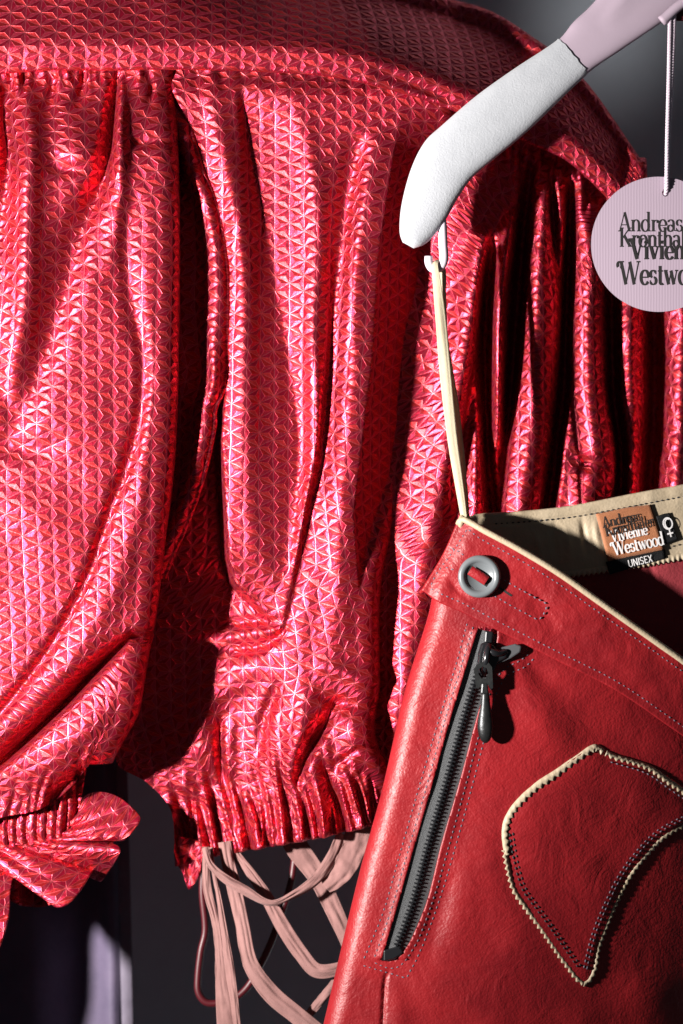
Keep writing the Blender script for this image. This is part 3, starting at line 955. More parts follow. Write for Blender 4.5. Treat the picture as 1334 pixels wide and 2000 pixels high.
LCRE = [
    [(1010, 1262, 0, 16), (1040, 1300, -7, 22), (1080, 1340, -4, 26), (1130, 1370, 0, 26)],
    [(1000, 1310, 0, 26), (1060, 1400, 7, 40), (1100, 1480, 0, 44)],
    [(880, 1690, 0, 16), (850, 1790, -5, 22), (835, 1850, -3, 22), (830, 1900, 0, 20)],
    [(900, 1640, 0, 18), (905, 1740, 5, 30), (880, 1850, 0, 30)],
    [(960, 1560, 0, 30), (950, 1680, 6, 40), (985, 1800, 4, 44), (1060, 1930, 0, 44)],
    [(760, 1880, 0, 4), (752, 1900, -5, 4), (748, 1950, -6, 3.5), (742, 2090, -6, 3.5)],
    [(1060, 1395, 0, 30), (1200, 1440, -7, 40), (1340, 1520, 0, 40)],
    [(1200, 1900, 0, 50), (1280, 1960, 8, 60), (1380, 2040, 0, 60)],
    [(760, 1895, 0, 20), (775, 1960, 5, 24), (770, 2080, 5, 24)],
    # the opening of the zip
]
zl = [(931, 1222), (907, 1300), (874, 1410), (838, 1540), (800, 1672), (772, 1770), (746, 1858)]
zr = [(968, 1240), (958, 1300), (930, 1390), (893, 1528), (860, 1640), (832, 1752), (802, 1824), (786, 1850)]
zlc, zrc = catmull(zl, 120), catmull(zr, 120)


def full_h(x, y):
    x = np.atleast_1d(np.asarray(x, float))
    y = np.atleast_1d(np.asarray(y, float))
    h = leather_h(x, y) + creases(x, y, LCRE) + vnoise(x, y, 60, 11) * 3.5 + vnoise(x, y, 190, 5) * 6
    a = np.interp(y, zlc[:, 1], zlc[:, 0])
    b2 = np.interp(y, zrc[:, 1], zrc[:, 0])
    lip = np.minimum(np.abs(x - a), np.abs(x - b2))
    return h + 5 * np.exp(-(lip / 14) ** 2) * ((y > 1225) & (y < 1862))


def fh(x, y):
    return full_h(x, y)[0]


# front panel, cut open along the zip
RL = 40.0
top = [(885, 1150), (1000, 1220), (1200, 1325), (1440, 1460)]
left = [(q[0] + RL, q[1]) for q in [(845, 1150), (835, 1200), (790, 1345), (745, 1540), (700, 1705), (630, 2000), (606, 2100)]]
left = left[:1] + left[1:]
X, Y = coons([(885, 1150)] + top[1:], [(646, 2100), (1440, 2100)], left, [(1440, 1460), (1440, 2100)], 230, 300)
H = full_h(X.ravel(), Y.ravel()).reshape(X.shape)
X, Y, H = roll(X, Y, H, 'L', RL, 150, 14)
me = grid_mesh('front_panel', X, Y, H)
bm = bmesh.new()
bm.from_mesh(me)
# snap the mesh to the zip's opening and take the faces out
kill = []
for f in bm.faces:
    c = f.calc_center_median()
    cx, cy = c.x / S + 667, 1000 - c.z / S
    if c.y < -60 * S and 1224 < cy < 1866:
        lo = np.interp(cy, zlc[:, 1], zlc[:, 0])
        hi = np.interp(cy, zrc[:, 1], zrc[:, 0])
        if cy > 1850:
            hi -= (cy - 1850) * 1.2
        if lo < cx < hi:
            kill.append(f)
bmesh.ops.delete(bm, geom=kill, context='FACES')
# smooth the cut
for v in bm.verts:
    if v.is_boundary:
        cx, cy = v.co.x / S + 667, 1000 - v.co.z / S
        if 1226 < cy < 1862 and v.co.y < -50 * S:
            lo = np.interp(cy, zlc[:, 1], zlc[:, 0])
            hi = np.interp(cy, zrc[:, 1], zrc[:, 0])
            if cy > 1850:
                hi -= (cy - 1850) * 1.2
            nx_ = lo if abs(cx - lo) < abs(cx - hi) else hi
            if abs(cx - nx_) < 8:
                v.co.x = (nx_ - 667) * S
bm.to_mesh(me)
bm.free()
front = link('front_panel', me, M['leather'], skirt)
solid(front, .0012, -1)

# zip: tape, teeth, stops, slider
zc = (zlc + zrc) / 2


def tape_h(x, y):
    return leather_h(x, y) - 1.0


nt_ = 160
tv = np.linspace(0, 1, nt_)[:, None]
sv = np.linspace(0, 1, 15)[None]
lc, rc = catmull([(q[0] - 10, q[1]) for q in zl], nt_), catmull([(q[0] + 10, q[1]) for q in zr], nt_)
X = lc[:, :1] * (1 - sv) + rc[:, :1] * sv
Y = lc[:, 1:2] * (1 - sv) + rc[:, 1:2] * sv
H = tape_h(X, Y) + 5 * np.exp(-((sv - .5) / .16) ** 2)
me = grid_mesh('zip_tape', X, Y, H, 8.0)
zp = link('zip', me, M['tape'], skirt)
V, F = [], []
dl = np.concatenate([[0], np.cumsum(np.sqrt((np.diff(zc[:, :2], axis=0) ** 2).sum(1)))])
s = 52.0
side = 1
while s < dl[-1] - 16:
    cx, cy = [np.interp(s, dl, zc[:, i]) for i in (0, 1)]
    cx2, cy2 = [np.interp(s + 1, dl, zc[:, i]) for i in (0, 1)]
    t = np.array([cx2 - cx, cy2 - cy])
    t /= np.linalg.norm(t)
    q = np.array([-t[1], t[0]]) * side
    c = np.array([cx, cy]) + q * 2.6
    h = float(tape_h(cx, cy)) + 5
    k = len(V)
    for dh, e in ((0, 1.0), (5.0, .72)):
        for a, b2 in ((-5.0, -2.2), (5.0, -1.8), (5.0, 1.8), (-5.0, 2.2)):
            pt = c + q * a * e + t * b2 * e
            V.append(P(pt[0], pt[1], h + dh))
    F += [(k + 4, k + 5, k + 6, k + 7)] + [(k + i, k + (i + 1) % 4, k + 4 + (i + 1) % 4, k + 4 + i) for i in range(4)]
    s += 3.9
    side = -side
me = bpy.data.meshes.new('teeth')
me.from_pydata(V, [], F)
link('teeth', me, M['black_metal'], zp, 'stuff', smooth=False)
hz = float(tape_h(950, 1270))
extrude('end_stop', [(748, 1845), (780, 1836), (786, 1850), (768, 1862), (748, 1866)], float(tape_h(765, 1850)) + 1, float(tape_h(765, 1850)) + 9, M['black_metal'], zp, 2.5)
extrude('top_stop', [(944, 1228), (960, 1231), (957, 1254), (942, 1252)], hz, hz + 12, M['black_metal'], zp, 3)
extrude('tape_end', [(970, 1262), (986, 1258), (1002, 1254), (1014, 1258), (1012, 1270), (994, 1282), (976, 1290), (962, 1296), (958, 1280)], hz + 4, hz + 14, M['tape'], zp, 3)
sl = extrude('slider', [(936, 1252), (948, 1250), (960, 1256), (968, 1266), (980, 1262), (990, 1270), (984, 1282), (968, 1290), (962, 1304), (948, 1314), (934, 1312), (928, 1298), (930, 1272)], hz + 2, hz + 20, M['black_metal'], zp, 5, 3)
tube('bail', [(950, 1256, hz + 16), (948, 1266, hz + 27), (945, 1284, hz + 30), (942, 1302, hz + 21), (941, 1312, hz + 12)], 6.5, M['black_metal'], sl, 10)
tube('wing', [(946, 1262, hz + 18, 6), (958, 1270, hz + 26, 7), (972, 1272, hz + 22, 6), (984, 1268, hz + 16, 4.5)], 5, M['black_metal'], sl, 10)
ring_out = [(928, 1293), (938, 1288), (950, 1290), (956, 1298), (957, 1312), (958, 1338), (953, 1341), (949, 1333), (935, 1333), (930, 1340), (925, 1337), (924, 1318), (921, 1302)]
ring_in = [(931, 1302), (938, 1297), (946, 1300), (949, 1310), (944, 1320), (936, 1320), (930, 1312)]
pl = extrude('pull_ring', ring_out, hz + 27, hz + 33, M['gun_metal'], zp, 0, 2, holes=[ring_in])
extrude('link', [(936, 1328), (948, 1328), (950, 1350), (934, 1350)], hz + 20, hz + 34, M['gun_metal'], pl, 3)
lathe('puller', [(.5, 0), (6, 1), (7.5, 5), (8, 14), (9.5, 26), (12.5, 42), (15, 58), (15.6, 70), (13.5, 84), (9, 94), (4, 99), (.5, 100)], (944, 1345, hz + 22), M['gun_metal'], pl, 24, axis='y')

# waistband
wtop = [(897, 1014), (940, 1036), (1000, 1068), (1080, 1116), (1160, 1172), (1240, 1228), (1334, 1294), (1440, 1370)]
wbot = [(826, 1150), (850, 1168), (900, 1190), (960, 1221), (1080, 1282), (1200, 1343), (1334, 1434), (1440, 1500)]


def band_base(x, y):
    x = np.asarray(x, float)
    y = np.asarray(y, float)
    d = x - np.interp(y, [1014, 1150, 1300, 1500], [900, 832, 800, 760])
    return 112 - .00038 * np.maximum(d - 110, 0) ** 2 - 14 * np.exp(-(np.maximum(d, 0) / 18) ** 2)


def band_h(x, y):
    x = np.atleast_1d(np.asarray(x, float))
    y = np.atleast_1d(np.asarray(y, float))
    return band_base(x, y) + vnoise(x, y, 40, 3) * 3.5 + vnoise(x, y, 15, 8) * 1.2


def bh(x, y):
    return band_h(x, y)[0]


X, Y = coons(wtop, wbot, [wtop[0], (868, 1080), wbot[0]], [wtop[-1], wbot[-1]], 220, 70)
H = band_h(X.ravel(), Y.ravel()).reshape(X.shape)
H += creases(X, Y, [[(868, 1118, 0, 5), (890, 1150, -3, 6), (930, 1180, 0, 6)], [(1010, 1120, 0, 14), (1060, 1190, -4, 18), (1080, 1260, 0, 18)]])
X, Y, H = roll(X, Y, H, 'B', 4, 120, 6)
X, Y, H = roll(X, Y, H, 'L', 5, 120, 6)
band = link('waistband', grid_mesh('waistband', X, Y, H), M['leather'], skirt)
solid(band, .0010, -1)
pip = [(q[0] + 4, q[1] + 1, bh(q[0] + 4, q[1] + 4) + 1.5) for q in wtop]
pip = [(892, 1024, 94), (896, 1016, 98), (904, 1015, 104)] + pip[1:]
tube('piping', [tuple(q) + (6.2 if i > 1 else 5.5,) for i, q in enumerate(pip)], 6, M['cream'], band, 12, 120)

# button with its leather bar
bc = (932, 1124, bh(932, 1124) + 1)
bt = lathe('button', [(3, 0), (30, 0), (38, 3), (41, 8), (40.5, 12), (37, 15.5), (32, 15.5), (28, 12.5), (25.5, 8.5)], bc, M['button'], band)
lathe('button_face', [(3, 6), (26, 6), (26, 8.0), (3, 8.4)], bc, M['button_face'], bt)
ca, sa = math.cos(R(33)), math.sin(R(33))


def rot(cx, cy, pts, a=R(33)):
    return [(cx + x * math.cos(a) - y * math.sin(a), cy + x * math.sin(a) + y * math.cos(a)) for x, y in pts]


extrude('slot', rot(930, 1122, [(-25, -9), (25, -9), (25, 10), (-25, 10)]), bc[2] + 8, bc[2] + 9.2, M['ink'], bt)
X, Y = np.meshgrid(np.linspace(-19, 19, 16), np.linspace(-9.5, 9.5, 12))
XX = 930 + X * ca - Y * sa
YY = 1122 + X * sa + Y * ca
HH = bc[2] + 10 + 6.0 * np.sqrt(np.clip(1 - (Y / 10.0) ** 2, 0, 1)) + 1.5 * np.cos(X / 12)
link('leather_bar', grid_mesh('leather_bar', XX, YY, HH), M['leather'], bt)

# stitched buttonhole tab and the seams of the band
st = lambda nm, pts, par=band, hf=bh, mt='thread', **k: stitches(nm, pts, hf, M[mt], par, **k)
off = lambda pts, dx, dy: [(x + dx, y + dy) for x, y in pts]
st('stitching', off(wtop[:1], 12, 18) + off(wtop[1:], -3, 17))
st('stitching', off(wbot[:1], 10, -4) + off(wbot[1:], 3, -13))
st('stitching', [(910, 1032), (885, 1072), (850, 1120), (838, 1144)])
st('stitching', [(968, 1124), (1020, 1154), (1065, 1178)])
st('stitching', [(1064, 1180), (1056, 1198), (1047, 1208)])
st('stitching', [(1046, 1208), (1000, 1184), (955, 1158)])
st('stitching', [(876, 1068), (892, 1076), (912, 1090)])
st('stitching', [(864, 1106), (880, 1110), (892, 1116)])
extrude('buttonhole', [(968, 1146), (972, 1144), (996, 1160), (993, 1163)], bh(980, 1152) - 1, bh(980, 1152) + .6, M['ink'], band)
# stitch lines round the zip
sf = lambda pts: stitches('stitching', pts, fh, M['thread'], front)
sf([(910, 1212), (886, 1300), (852, 1410), (814, 1540), (776, 1672), (748, 1770), (706, 1872)])
sf([(922, 1218), (897, 1300), (864, 1410), (828, 1540), (790, 1672), (762, 1770), (728, 1866)])
sf([(706, 1874), (740, 1884), (790, 1899)])
sf([(728, 1868), (758, 1880), (780, 1876), (800, 1850), (818, 1818), (846, 1740), (872, 1652), (904, 1536), (940, 1400), (960, 1330), (985, 1300), (1010, 1288), (1030, 1272)])
sf([(792, 1900), (812, 1862), (832, 1815), (858, 1742), (884, 1656), (916, 1540), (950, 1410), (968, 1345), (992, 1312), (1020, 1300), (1044, 1278)])

# cream edged pocket
PO = [(1180, 1466), (1159, 1453), (1122, 1474), (1085, 1499), (1046, 1524), (1012, 1553), (990, 1580), (981, 1602), (979, 1630), (986, 1668), (1001, 1728), (1026, 1766), (1054, 1804), (1080, 1842), (1106, 1879), (1140, 1918),
      (1158, 1894), (1166, 1850), (1176, 1820), (1200, 1764), (1226, 1715), (1253, 1679), (1295, 1637), (1340, 1612), (1400, 1590), (1400, 1590)]
poc = catmull(PO[:-1], 500)
PT = [(1180, 1466), (1200, 1474), (1237, 1485), (1274, 1500), (1311, 1527), (1345, 1550), (1400, 1590)]
ptc = catmull(PT, 160)
loop = np.vstack([poc, ptc[::-1][1:-1]])
cen = np.array([1150.0, 1650.0])
# the patch: concentric rings from the outline to its middle
nr = 26
f_ = np.linspace(1, 0, nr)[:, None]
XP = cen[0] + (loop[None, :, 0] - cen[0]) * f_
YP = cen[1] + (loop[None, :, 1] - cen[1]) * f_
XP, YP = np.hstack([XP, XP[:, :1]]), np.hstack([YP, YP[:, :1]])
HP = full_h(XP.ravel(), YP.ravel()).reshape(XP.shape) + 2.5 + 2.5 * sstep((1 - f_) * 6) + vnoise(XP, YP, 70, 13) * 7 - 0
pocket = link('pocket', grid_mesh('pocket', XP[:, ::-1], YP[:, ::-1], HP[:, ::-1]), M['leather'], skirt)


def pinked(name, line, w, side, hadd, pitch, par, zin=True, wob=1.5):
    """a raised strip of cream leather with a saw-tooth edge"""
    d = np.concatenate([[0], np.cumsum(np.sqrt((np.diff(line[:, :2], axis=0) ** 2).sum(1)))])
    n = int(d[-1] / 1.4)
    s_ = np.linspace(0, d[-1], n)
    p = np.stack([np.interp(s_, d, line[:, i]) for i in (0, 1)], 1)
    t = np.gradient(p, axis=0)
    t /= np.linalg.norm(t, axis=1)[:, None] + 1e-9
    q = np.stack([-t[:, 1], t[:, 0]], 1) * side
    saw = np.abs(((s_ / pitch) % 1.0) - .5) * 2
    wv = w * (.8 + .35 * vnoise(s_, s_ * 0, 60, 2)) * np.interp(s_, [0, 20, d[-1] - 20, d[-1]], [.5, 1, 1, .5])
    a = p - q * (2.5 + wob * vnoise(s_, s_ * 0, 17, 5))[:, None]
    b2 = p + q * (wv + saw * pitch * .48)[:, None]
    m_ = (a + b2) / 2
    X = np.stack([a[:, 0], m_[:, 0], b2[:, 0]])
    Y = np.stack([a[:, 1], m_[:, 1], b2[:, 1]])
    H = full_h(X.ravel(), Y.ravel()).reshape(X.shape) + np.array([[hadd * .4], [hadd], [hadd]]) + np.array([[0], [.3], [1.0]]) * (vnoise(s_, s_ * 0, 33, 7) * 2.5)[None]
    if side > 0:
        X, Y, H = X[::-1], Y[::-1], H[::-1]
    o = link(name, grid_mesh(name, X, Y, H), M['cream'], par)
    return solid(o, .0005, 0)


il = lambda a, b: poc[int(a * 499):int(b * 499)]
# split the outline at its tip
ktip = int(np.argmin(np.abs(poc[:, 0] - 1140) + np.abs(poc[:, 1] - 1918)))
ktop = int(np.argmin(np.abs(poc[:, 0] - 981) + np.abs(poc[:, 1] - 1602)))
pinked('cream_edge', poc[2:ktop + 30], 8.0, -1, 5, 14.0, pocket)
pinked('cream_edge', poc[ktop + 24:ktip], 3.0, 1, 3.5, 12.0, pocket)
pinked('cream_edge', poc[ktip:], 3.0, 1, 3.5, 12.0, pocket)
pinked('cream_edge', ptc[1:], 5.0, 1, 5, 12.0, pocket)
ph_ = lambda x, y: fh(x, y) + 5.2 + float(vnoise(np.array([x]), np.array([y]), 70, 13)[0]) * 7
ins = lambda line, d: [(cen[0] + (x - cen[0]) * (1 - d / math.hypot(x - cen[0], y - cen[1])), cen[1] + (y - cen[1]) * (1 - d / math.hypot(x - cen[0], y - cen[1]))) for x, y in line]
nl = ktip - ktop
for dd in (14, 21):
    stitches('stitching', [tuple(q) for q in poc[ktop + 10:ktip - 8:18] + np.array([dd * .9, -dd * .32])], ph_, M['thread_dark'], pocket)
    stitches('stitching', [tuple(q) for q in poc[ktip + 12::18] + np.array([-dd * .85, -dd * .4])], ph_, M['thread'], pocket)
stitches('stitching', [tuple(q) for q in ptc[8::16] + np.array([-4, 14])], ph_, M['thread'], pocket)

# back of the skirt seen inside the waist: cream facing, red inside, labels
btop = [(902, 1016), (936, 1008), (1000, 1004), (1060, 999), (1110, 993), (1160, 984), (1240, 968), (1334, 951), (1440, 932)]


def back_h(x, y):
    return np.interp(np.asarray(x, float), [890, 930, 1000, 1100, 1250, 1440], [88, 58, 30, 12, -6, -40])


bbot = [(902, 1040), (940, 1080), (1000, 1116), (1080, 1122), (1130, 1118), (1200, 1108), (1334, 1086), (1440, 1068)]
X, Y = coons(btop, bbot, [btop[0], bbot[0]], [btop[-1], bbot[-1]], 200, 40)
H = back_h(X, Y) + creases(X, Y, [
    [(1040, 1030, 0, 5), (1050, 1060, 3, 7), (1060, 1110, 0, 8)], [(1100, 1020, 0, 6), (1110, 1060, 4, 8), (1112, 1110, 0, 8)],
    [(1135, 1005, 0, 5), (1140, 1040, -5, 6), (1146, 1090, 0, 6)], [(1160, 1010, 0, 5), (1166, 1050, 4, 6), (1176, 1090, 0, 6)],
    [(1085, 1010, 0, 6), (1080, 1050, -4, 7), (1090, 1100, 0, 8)],
    [(930, 1028, 0, 3), (1040, 1018, -2.5, 3), (1160, 1003, -2.5, 3), (1330, 971, -2.5, 3), (1440, 952, 0, 3)]]) + vnoise(X, Y, 26, 5) * 2.4
X, Y, H = roll(X, Y, H, 'T', 5, 130, 6)
facing = link('waist_facing', grid_mesh('waist_facing', X, Y, H), M['cream'], skirt)
solid(facing, .0008, -1)
stitches('stitching', [(962, 1023), (1040, 1018), (1110, 1011), (1160, 1003), (1240, 988), (1334, 970), (1420, 955)], lambda x, y: float(back_h(x, y)) - .3, M['thread_dark'], facing)
bl = np.array(bbot[2:], float)
blc = catmull(bl, 160)
d = np.concatenate([[0], np.cumsum(np.sqrt((np.diff(blc, axis=0) ** 2).sum(1)))])
s_ = np.linspace(0, d[-1], 220)
xz, yz = np.interp(s_, d, blc[:, 0]), np.interp(s_, d, blc[:, 1])
saw = np.abs(((s_ / 10.0) % 1) - .5) * 2
Xz, Yz = np.stack([xz, xz]), np.stack([yz - 6, yz + 4 + saw * 6])
solid(link('pinked_edge', grid_mesh('pinked_edge', Xz, Yz, back_h(Xz, Yz) + 1.5), M['cream'], facing), .0005, 0)
X, Y = coons([(900, 1020), (1000, 1100), (1130, 1100), (1440, 1050)], [(860, 1180), (1440, 1420)], [(900, 1020), (860, 1180)], [(1440, 1050), (1440, 1420)], 120, 60)
H = back_h(X, Y) - 5 + creases(X, Y, [[(1268, 1090, -3, 5), (1276, 1140, -4, 6), (1290, 1240, 0, 8)]]) + vnoise(X, Y, 50, 3) * 5
solid(link('inside_back', grid_mesh('inside_back', X, Y, H), M['leather_in'], skirt), .001, -1)


def quad_sheet(name, c4, h, mat, par, n=16, m=12, wav=1.2):
    s, t = np.linspace(0, 1, n)[None], np.linspace(0, 1, m)[:, None]
    a, b2, c, d_ = [np.array(q, float) for q in c4]
    X = (1 - t) * ((1 - s) * a[0] + s * b2[0]) + t * ((1 - s) * d_[0] + s * c[0])
    Y = (1 - t) * ((1 - s) * a[1] + s * b2[1]) + t * ((1 - s) * d_[1] + s * c[1])
    Y = Y + wav * np.sin(s * 7 + 1) * (1 - t) * .8
    H = back_h(X, Y) + h + wav * np.sin(s * 5 + t * 3)
    return solid(link(name, grid_mesh(name, X, Y, H), mat, par), .0004, 0)


lab = quad_sheet('woven_label', [(1163, 1003), (1272, 984), (1299, 1073), (1187, 1096)], 5, M['label'], facing)
lh = lambda x, y: float(back_h(x, y)) + 6.4
lettering('lettering', 'Andreas', (1177, 1031), 21, lh, M['ink_brown'], lab, -.20, .17, .07, .90, lift=1.0)
lettering('lettering', 'Kronthaler', (1183, 1048), 23, lh, M['ink_brown'], lab, -.22, .17, .07, .80, lift=1.6)
lettering('lettering', 'Vivienne', (1195, 1059), 22, lh, M['ink_white'], lab, -.22, .18, .07, .76, lift=1.2)
lettering('lettering', 'Westwood', (1199, 1085), 26, lh, M['ink_white'], lab, -.215, .18, .07, .76, lift=1.2)
ul = quad_sheet('unisex_label', [(1183, 1097), (1300, 1072), (1302, 1090), (1190, 1122)], 3.5, M['label_black'], facing, wav=.6)
lettering('lettering', 'UNISEX', (1228, 1108), 14, lambda x, y: float(back_h(x, y)) + 5.4, M['ink_white'], ul, -.23, .14, .10, .98, sans=True)
vl = quad_sheet('symbol_label', [(1282, 1008), (1308, 1001), (1325, 1054), (1300, 1064)], 4, M['label_black'], facing, wav=.5)


def symbol(par):
    vh = lambda x, y: float(back_h(x, y)) + 6.5
    GL['Q'] = (1, [E(.5, .68, .26, .28, 0, 360, 26), E(.53, .66, .19, .24, 60, 300, 18), ((.5, .40), (.5, .0), 't'), ((.32, .18), (.68, .18), 't')])
    lettering('female_symbol', 'Q', (1295, 1053), 40, vh, M['ink_white'], par, -.25, .075, .06, .85)


symbol(vl)
stitches('stitching', [(1312, 1068), (1334, 1063), (1420, 1045)], lambda x, y: float(back_h(x, y)) + .3, M['thread_dark'], facing)


# hanging strap: two strands of cream tape looped over the hanger's hook
def ribbon(name, pts, mat, par=None, across=9, n=90, prof=3.0, seed=1, thick=.0005, crush=2.5):
    """a cloth tape along points (x, y, h, width, turn) with rolled edges and small creases"""
    p = catmull(pts, n)
    t = np.gradient(p[:, :3], axis=0)
    t /= np.linalg.norm(t, axis=1)[:, None] + 1e-9
    z = np.array([0, 0, 1.0])
    sd = np.cross(t, z)
    sd /= np.linalg.norm(sd, axis=1)[:, None] + 1e-9
    nm = np.cross(sd, t)
    s = np.linspace(-.5, .5, across)
    X, Y, H = [np.zeros((n, across)) for _ in range(3)]
    for j, q in enumerate(s):
        tw = p[:, 4]
        a = (q * p[:, 3])[:, None] * (sd * np.cos(tw)[:, None] + nm * np.sin(tw)[:, None])
        bb = (prof * np.cos(q * math.pi * 2.0) * .5 + crush * vnoise(np.arange(n) * 1.1, np.full(n, q * 75.0), 16, seed * 1.37)
              + crush * .8 * vnoise(np.arange(n) * .35, np.full(n, q * 60.0), 8, seed * 2.1))[:, None] * nm
        c = p[:, :3] + a + bb
        X[:, j], Y[:, j], H[:, j] = c[:, 0], c[:, 1], c[:, 2]
    # face the viewer
    o = link(name, grid_mesh(name, X, Y, H), mat, par)
    return solid(o, thick, 0)


loop_root = ribbon('hanging_loop', [(852, 512, 62, 10, .9), (848, 520, 72, 12, .5), (852, 560, 74, 16, .2), (859, 630, 80, 20, 0), (868, 740, 90, 21, .1), (880, 850, 92, 19, .1), (893, 940, 94, 16, .2), (904, 1014, 94, 12, .4)], M['strap'], skirt, seed=4, prof=2, crush=1.5)
ribbon('hanging_loop', [(854, 514, 56, 10, .9), (862, 524, 54, 13, .3), (864, 580, 58, 12, .2), (868, 660, 70, 14, .9), (884, 780, 72, 18, .5), (897, 880, 76, 16, .6), (906, 960, 80, 12, .7), (911, 1016, 84, 9, .5)], M['strap'], skirt, seed=9, prof=2, crush=1.5)
tube('loop_knot', [(900, 1008, 92, 5), (898, 1018, 98, 7), (896, 1030, 95, 4)], 6, M['cream'], skirt, 8)

# ================================================================== HANGER
hang = thing('clothes_hanger', 'lilac clothes hanger arm with a white velvet sleeve and small hook at its end', 'hanger', (1000, 170, 70))
UP = [(1330, -190), (1250, -110), (1164, 0), (1118, 46), (1085, 84), (1001, 141), (928, 194), (862, 251), (828, 284), (802, 336), (784, 404), (780, 455), (786, 478)]
LO = [(1450, -40), (1372, -10), (1290, 48), (1208, 104), (1140, 153), (1033, 256), (970, 309), (922, 350), (892, 392), (871, 430), (848, 462), (826, 482), (806, 489)]


def arm(name, k0, k1, h, th, mat, par, grow=0.0, pw=2.4, cap=False):
    a = catmull([tuple(q) for q in UP], 260)
    b2 = catmull([tuple(q) for q in LO], 260)
    # pair by index of the control polygons
    na = len(UP)

    def sub(L):
        out = []
        for i in range(len(L) - 1):
            out.append(catmull(L, 260)[:0])
        return out
    dense = lambda L: np.vstack([np.array([catmull_at(L, i + t) for t in np.linspace(0, 1, 14, endpoint=False)]) for i in range(len(L) - 1)] + [np.array([L[-1]])])
    a, b2 = dense(UP), dense(LO)
    i0, i1 = int(k0 * 14), int(k1 * 14)
    a, b2 = a[i0:i1 + 1], b2[i0:i1 + 1]
    n = len(a)
    m = 40
    X, Y, H = [np.zeros((n, m + 1)) for _ in range(3)]
    for j in range(m + 1):
        an = 2 * math.pi * j / m
        c, s = math.cos(an), math.sin(an)
        e = np.sign(c) * abs(c) ** (2 / pw)
        hz_ = np.sign(s) * abs(s) ** (2 / pw)
        mid_ = (a + b2) / 2
        hw = (a - b2) / 2
        L = np.linalg.norm(hw, axis=1)[:, None]
        pt = mid_ + hw * e * (1 + grow / np.maximum(L, 1))
        tip = np.ones(n)
        if cap:
            q = np.clip((np.arange(n) - (n - 16)) / 15.0, 0, 1)
            tip = np.sqrt(np.clip(1 - q ** 2, 0.02, 1))
        X[:, j], Y[:, j] = pt[:, 0], pt[:, 1]
        H[:, j] = h - np.minimum(np.log1p(np.exp((mid_[:, 0] - 885) / 30.0)) * 30 / 8.5, 60) + (th + grow) * hz_ * tip
    return X, Y, H


def catmull_at(L, u):
    i = min(int(u), len(L) - 2)
    t = u - i
    p = [np.array(L[max(0, min(len(L) - 1, i + k))], float) for k in (-1, 0, 1, 2)]
    return .5 * ((2 * p[1]) + (-p[0] + p[2]) * t + (2 * p[0] - 5 * p[1] + 4 * p[2] - p[3]) * t * t + (-p[0] + 3 * p[1] - 3 * p[2] + p[3]) * t ** 3)


X, Y, H = arm('arm', 0, 6, 64, 21, M['lilac'], hang, -.6, 2.6)
H += creases(X, Y, [[(1170, 62, 0, 8), (1192, 36, 3, 12), (1220, -6, 5, 14), (1250, -50, 5, 18)]]) * (H > 30)
link('arm', grid_mesh('arm', X, Y, H), M['lilac'], hang)
X, Y, H = arm('velvet', 3.97, 12, 64, 22.5, M['velvet'], hang, .6, 2.4, True)
k = np.arange(X.shape[0])[:, None]
X = X + np.where(k == 0, vnoise(Y, X, 4, 2) * 5, 0)
vs_ = link('velvet_sleeve', grid_mesh('velvet_sleeve', X, Y, H), M['velvet'], hang)
# the crossbar below the hanger's middle, with the opening the tag's cord goes through
tube('crossbar', [(1286, 50, 70, 10), (1340, 8, 70, 10), (1400, 6, 70, 10), (1480, 6, 70, 10)], 10, M['lilac'], hang, 12)
extrude('bracket', [(1288, 46), (1306, 26), (1334, 16), (1440, 14), (1440, 50), (1340, 48)], 50, 58, M['red_tube'], hang, 2)
# the small hook under the tip
tube('end_hook', [(862, 434, 62, 9), (864, 480, 62, 9), (865, 512, 62, 9), (858, 526, 62, 8.5), (844, 528, 62, 8.5), (837, 518, 62, 8.5), (836, 504, 62, 8)], 8, M['lilac_hook'], hang, 14, 60)

# ================================================================== ROUND TAG
tag = thing('swing_tag', 'round lilac card tag with black lettering hanging on a twisted cord', 'tag', (1281, 481, 60))
TC, TR = (1282, 481), 131
circ = [(TC[0] + TR * math.cos(2 * math.pi * i / 96), TC[1] + TR * math.sin(2 * math.pi * i / 96)) for i in range(96)]
hole = [(1295 + 6.5 * math.cos(2 * math.pi * i / 20), 381 + 7.5 * math.sin(2 * math.pi * i / 20)) for i in range(20)]
extrude('card', circ, 56, 60, M['card'], tag, holes=[hole])
th_ = lambda x, y: 60.0
lettering('lettering', 'Andreas', (1203, 456), 37, th_, M['ink'], tag, 0, .14, .05, .84, lift=.5)
lettering('lettering', 'Kronthaler', (1205, 486), 37, th_, M['ink'], tag, 0, .14, .05, .80, lift=.9)
lettering('lettering', 'Vivienne', (1226, 510), 40, th_, M['ink'], tag, 0, .17, .06, .82, lift=1.3)
lettering('lettering', 'Westwood', (1206, 559), 45, th_, M['ink'], tag, 0, .17, .06, .74, lift=.5)


def twisted(name, pts, rad, mat, par, turns, plies=2):
    p = catmull(pts, 260)
    for k in range(plies):
        q = p.copy()
        a = np.linspace(0, turns * 2 * math.pi, len(p)) + 2 * math.pi * k / plies
        q[:, 0] += rad * .62 * np.cos(a)
        q[:, 2] += rad * .62 * np.sin(a)
        tube(name, [tuple(r_) for r_ in q], rad * .72, mat, par, 6, 260)


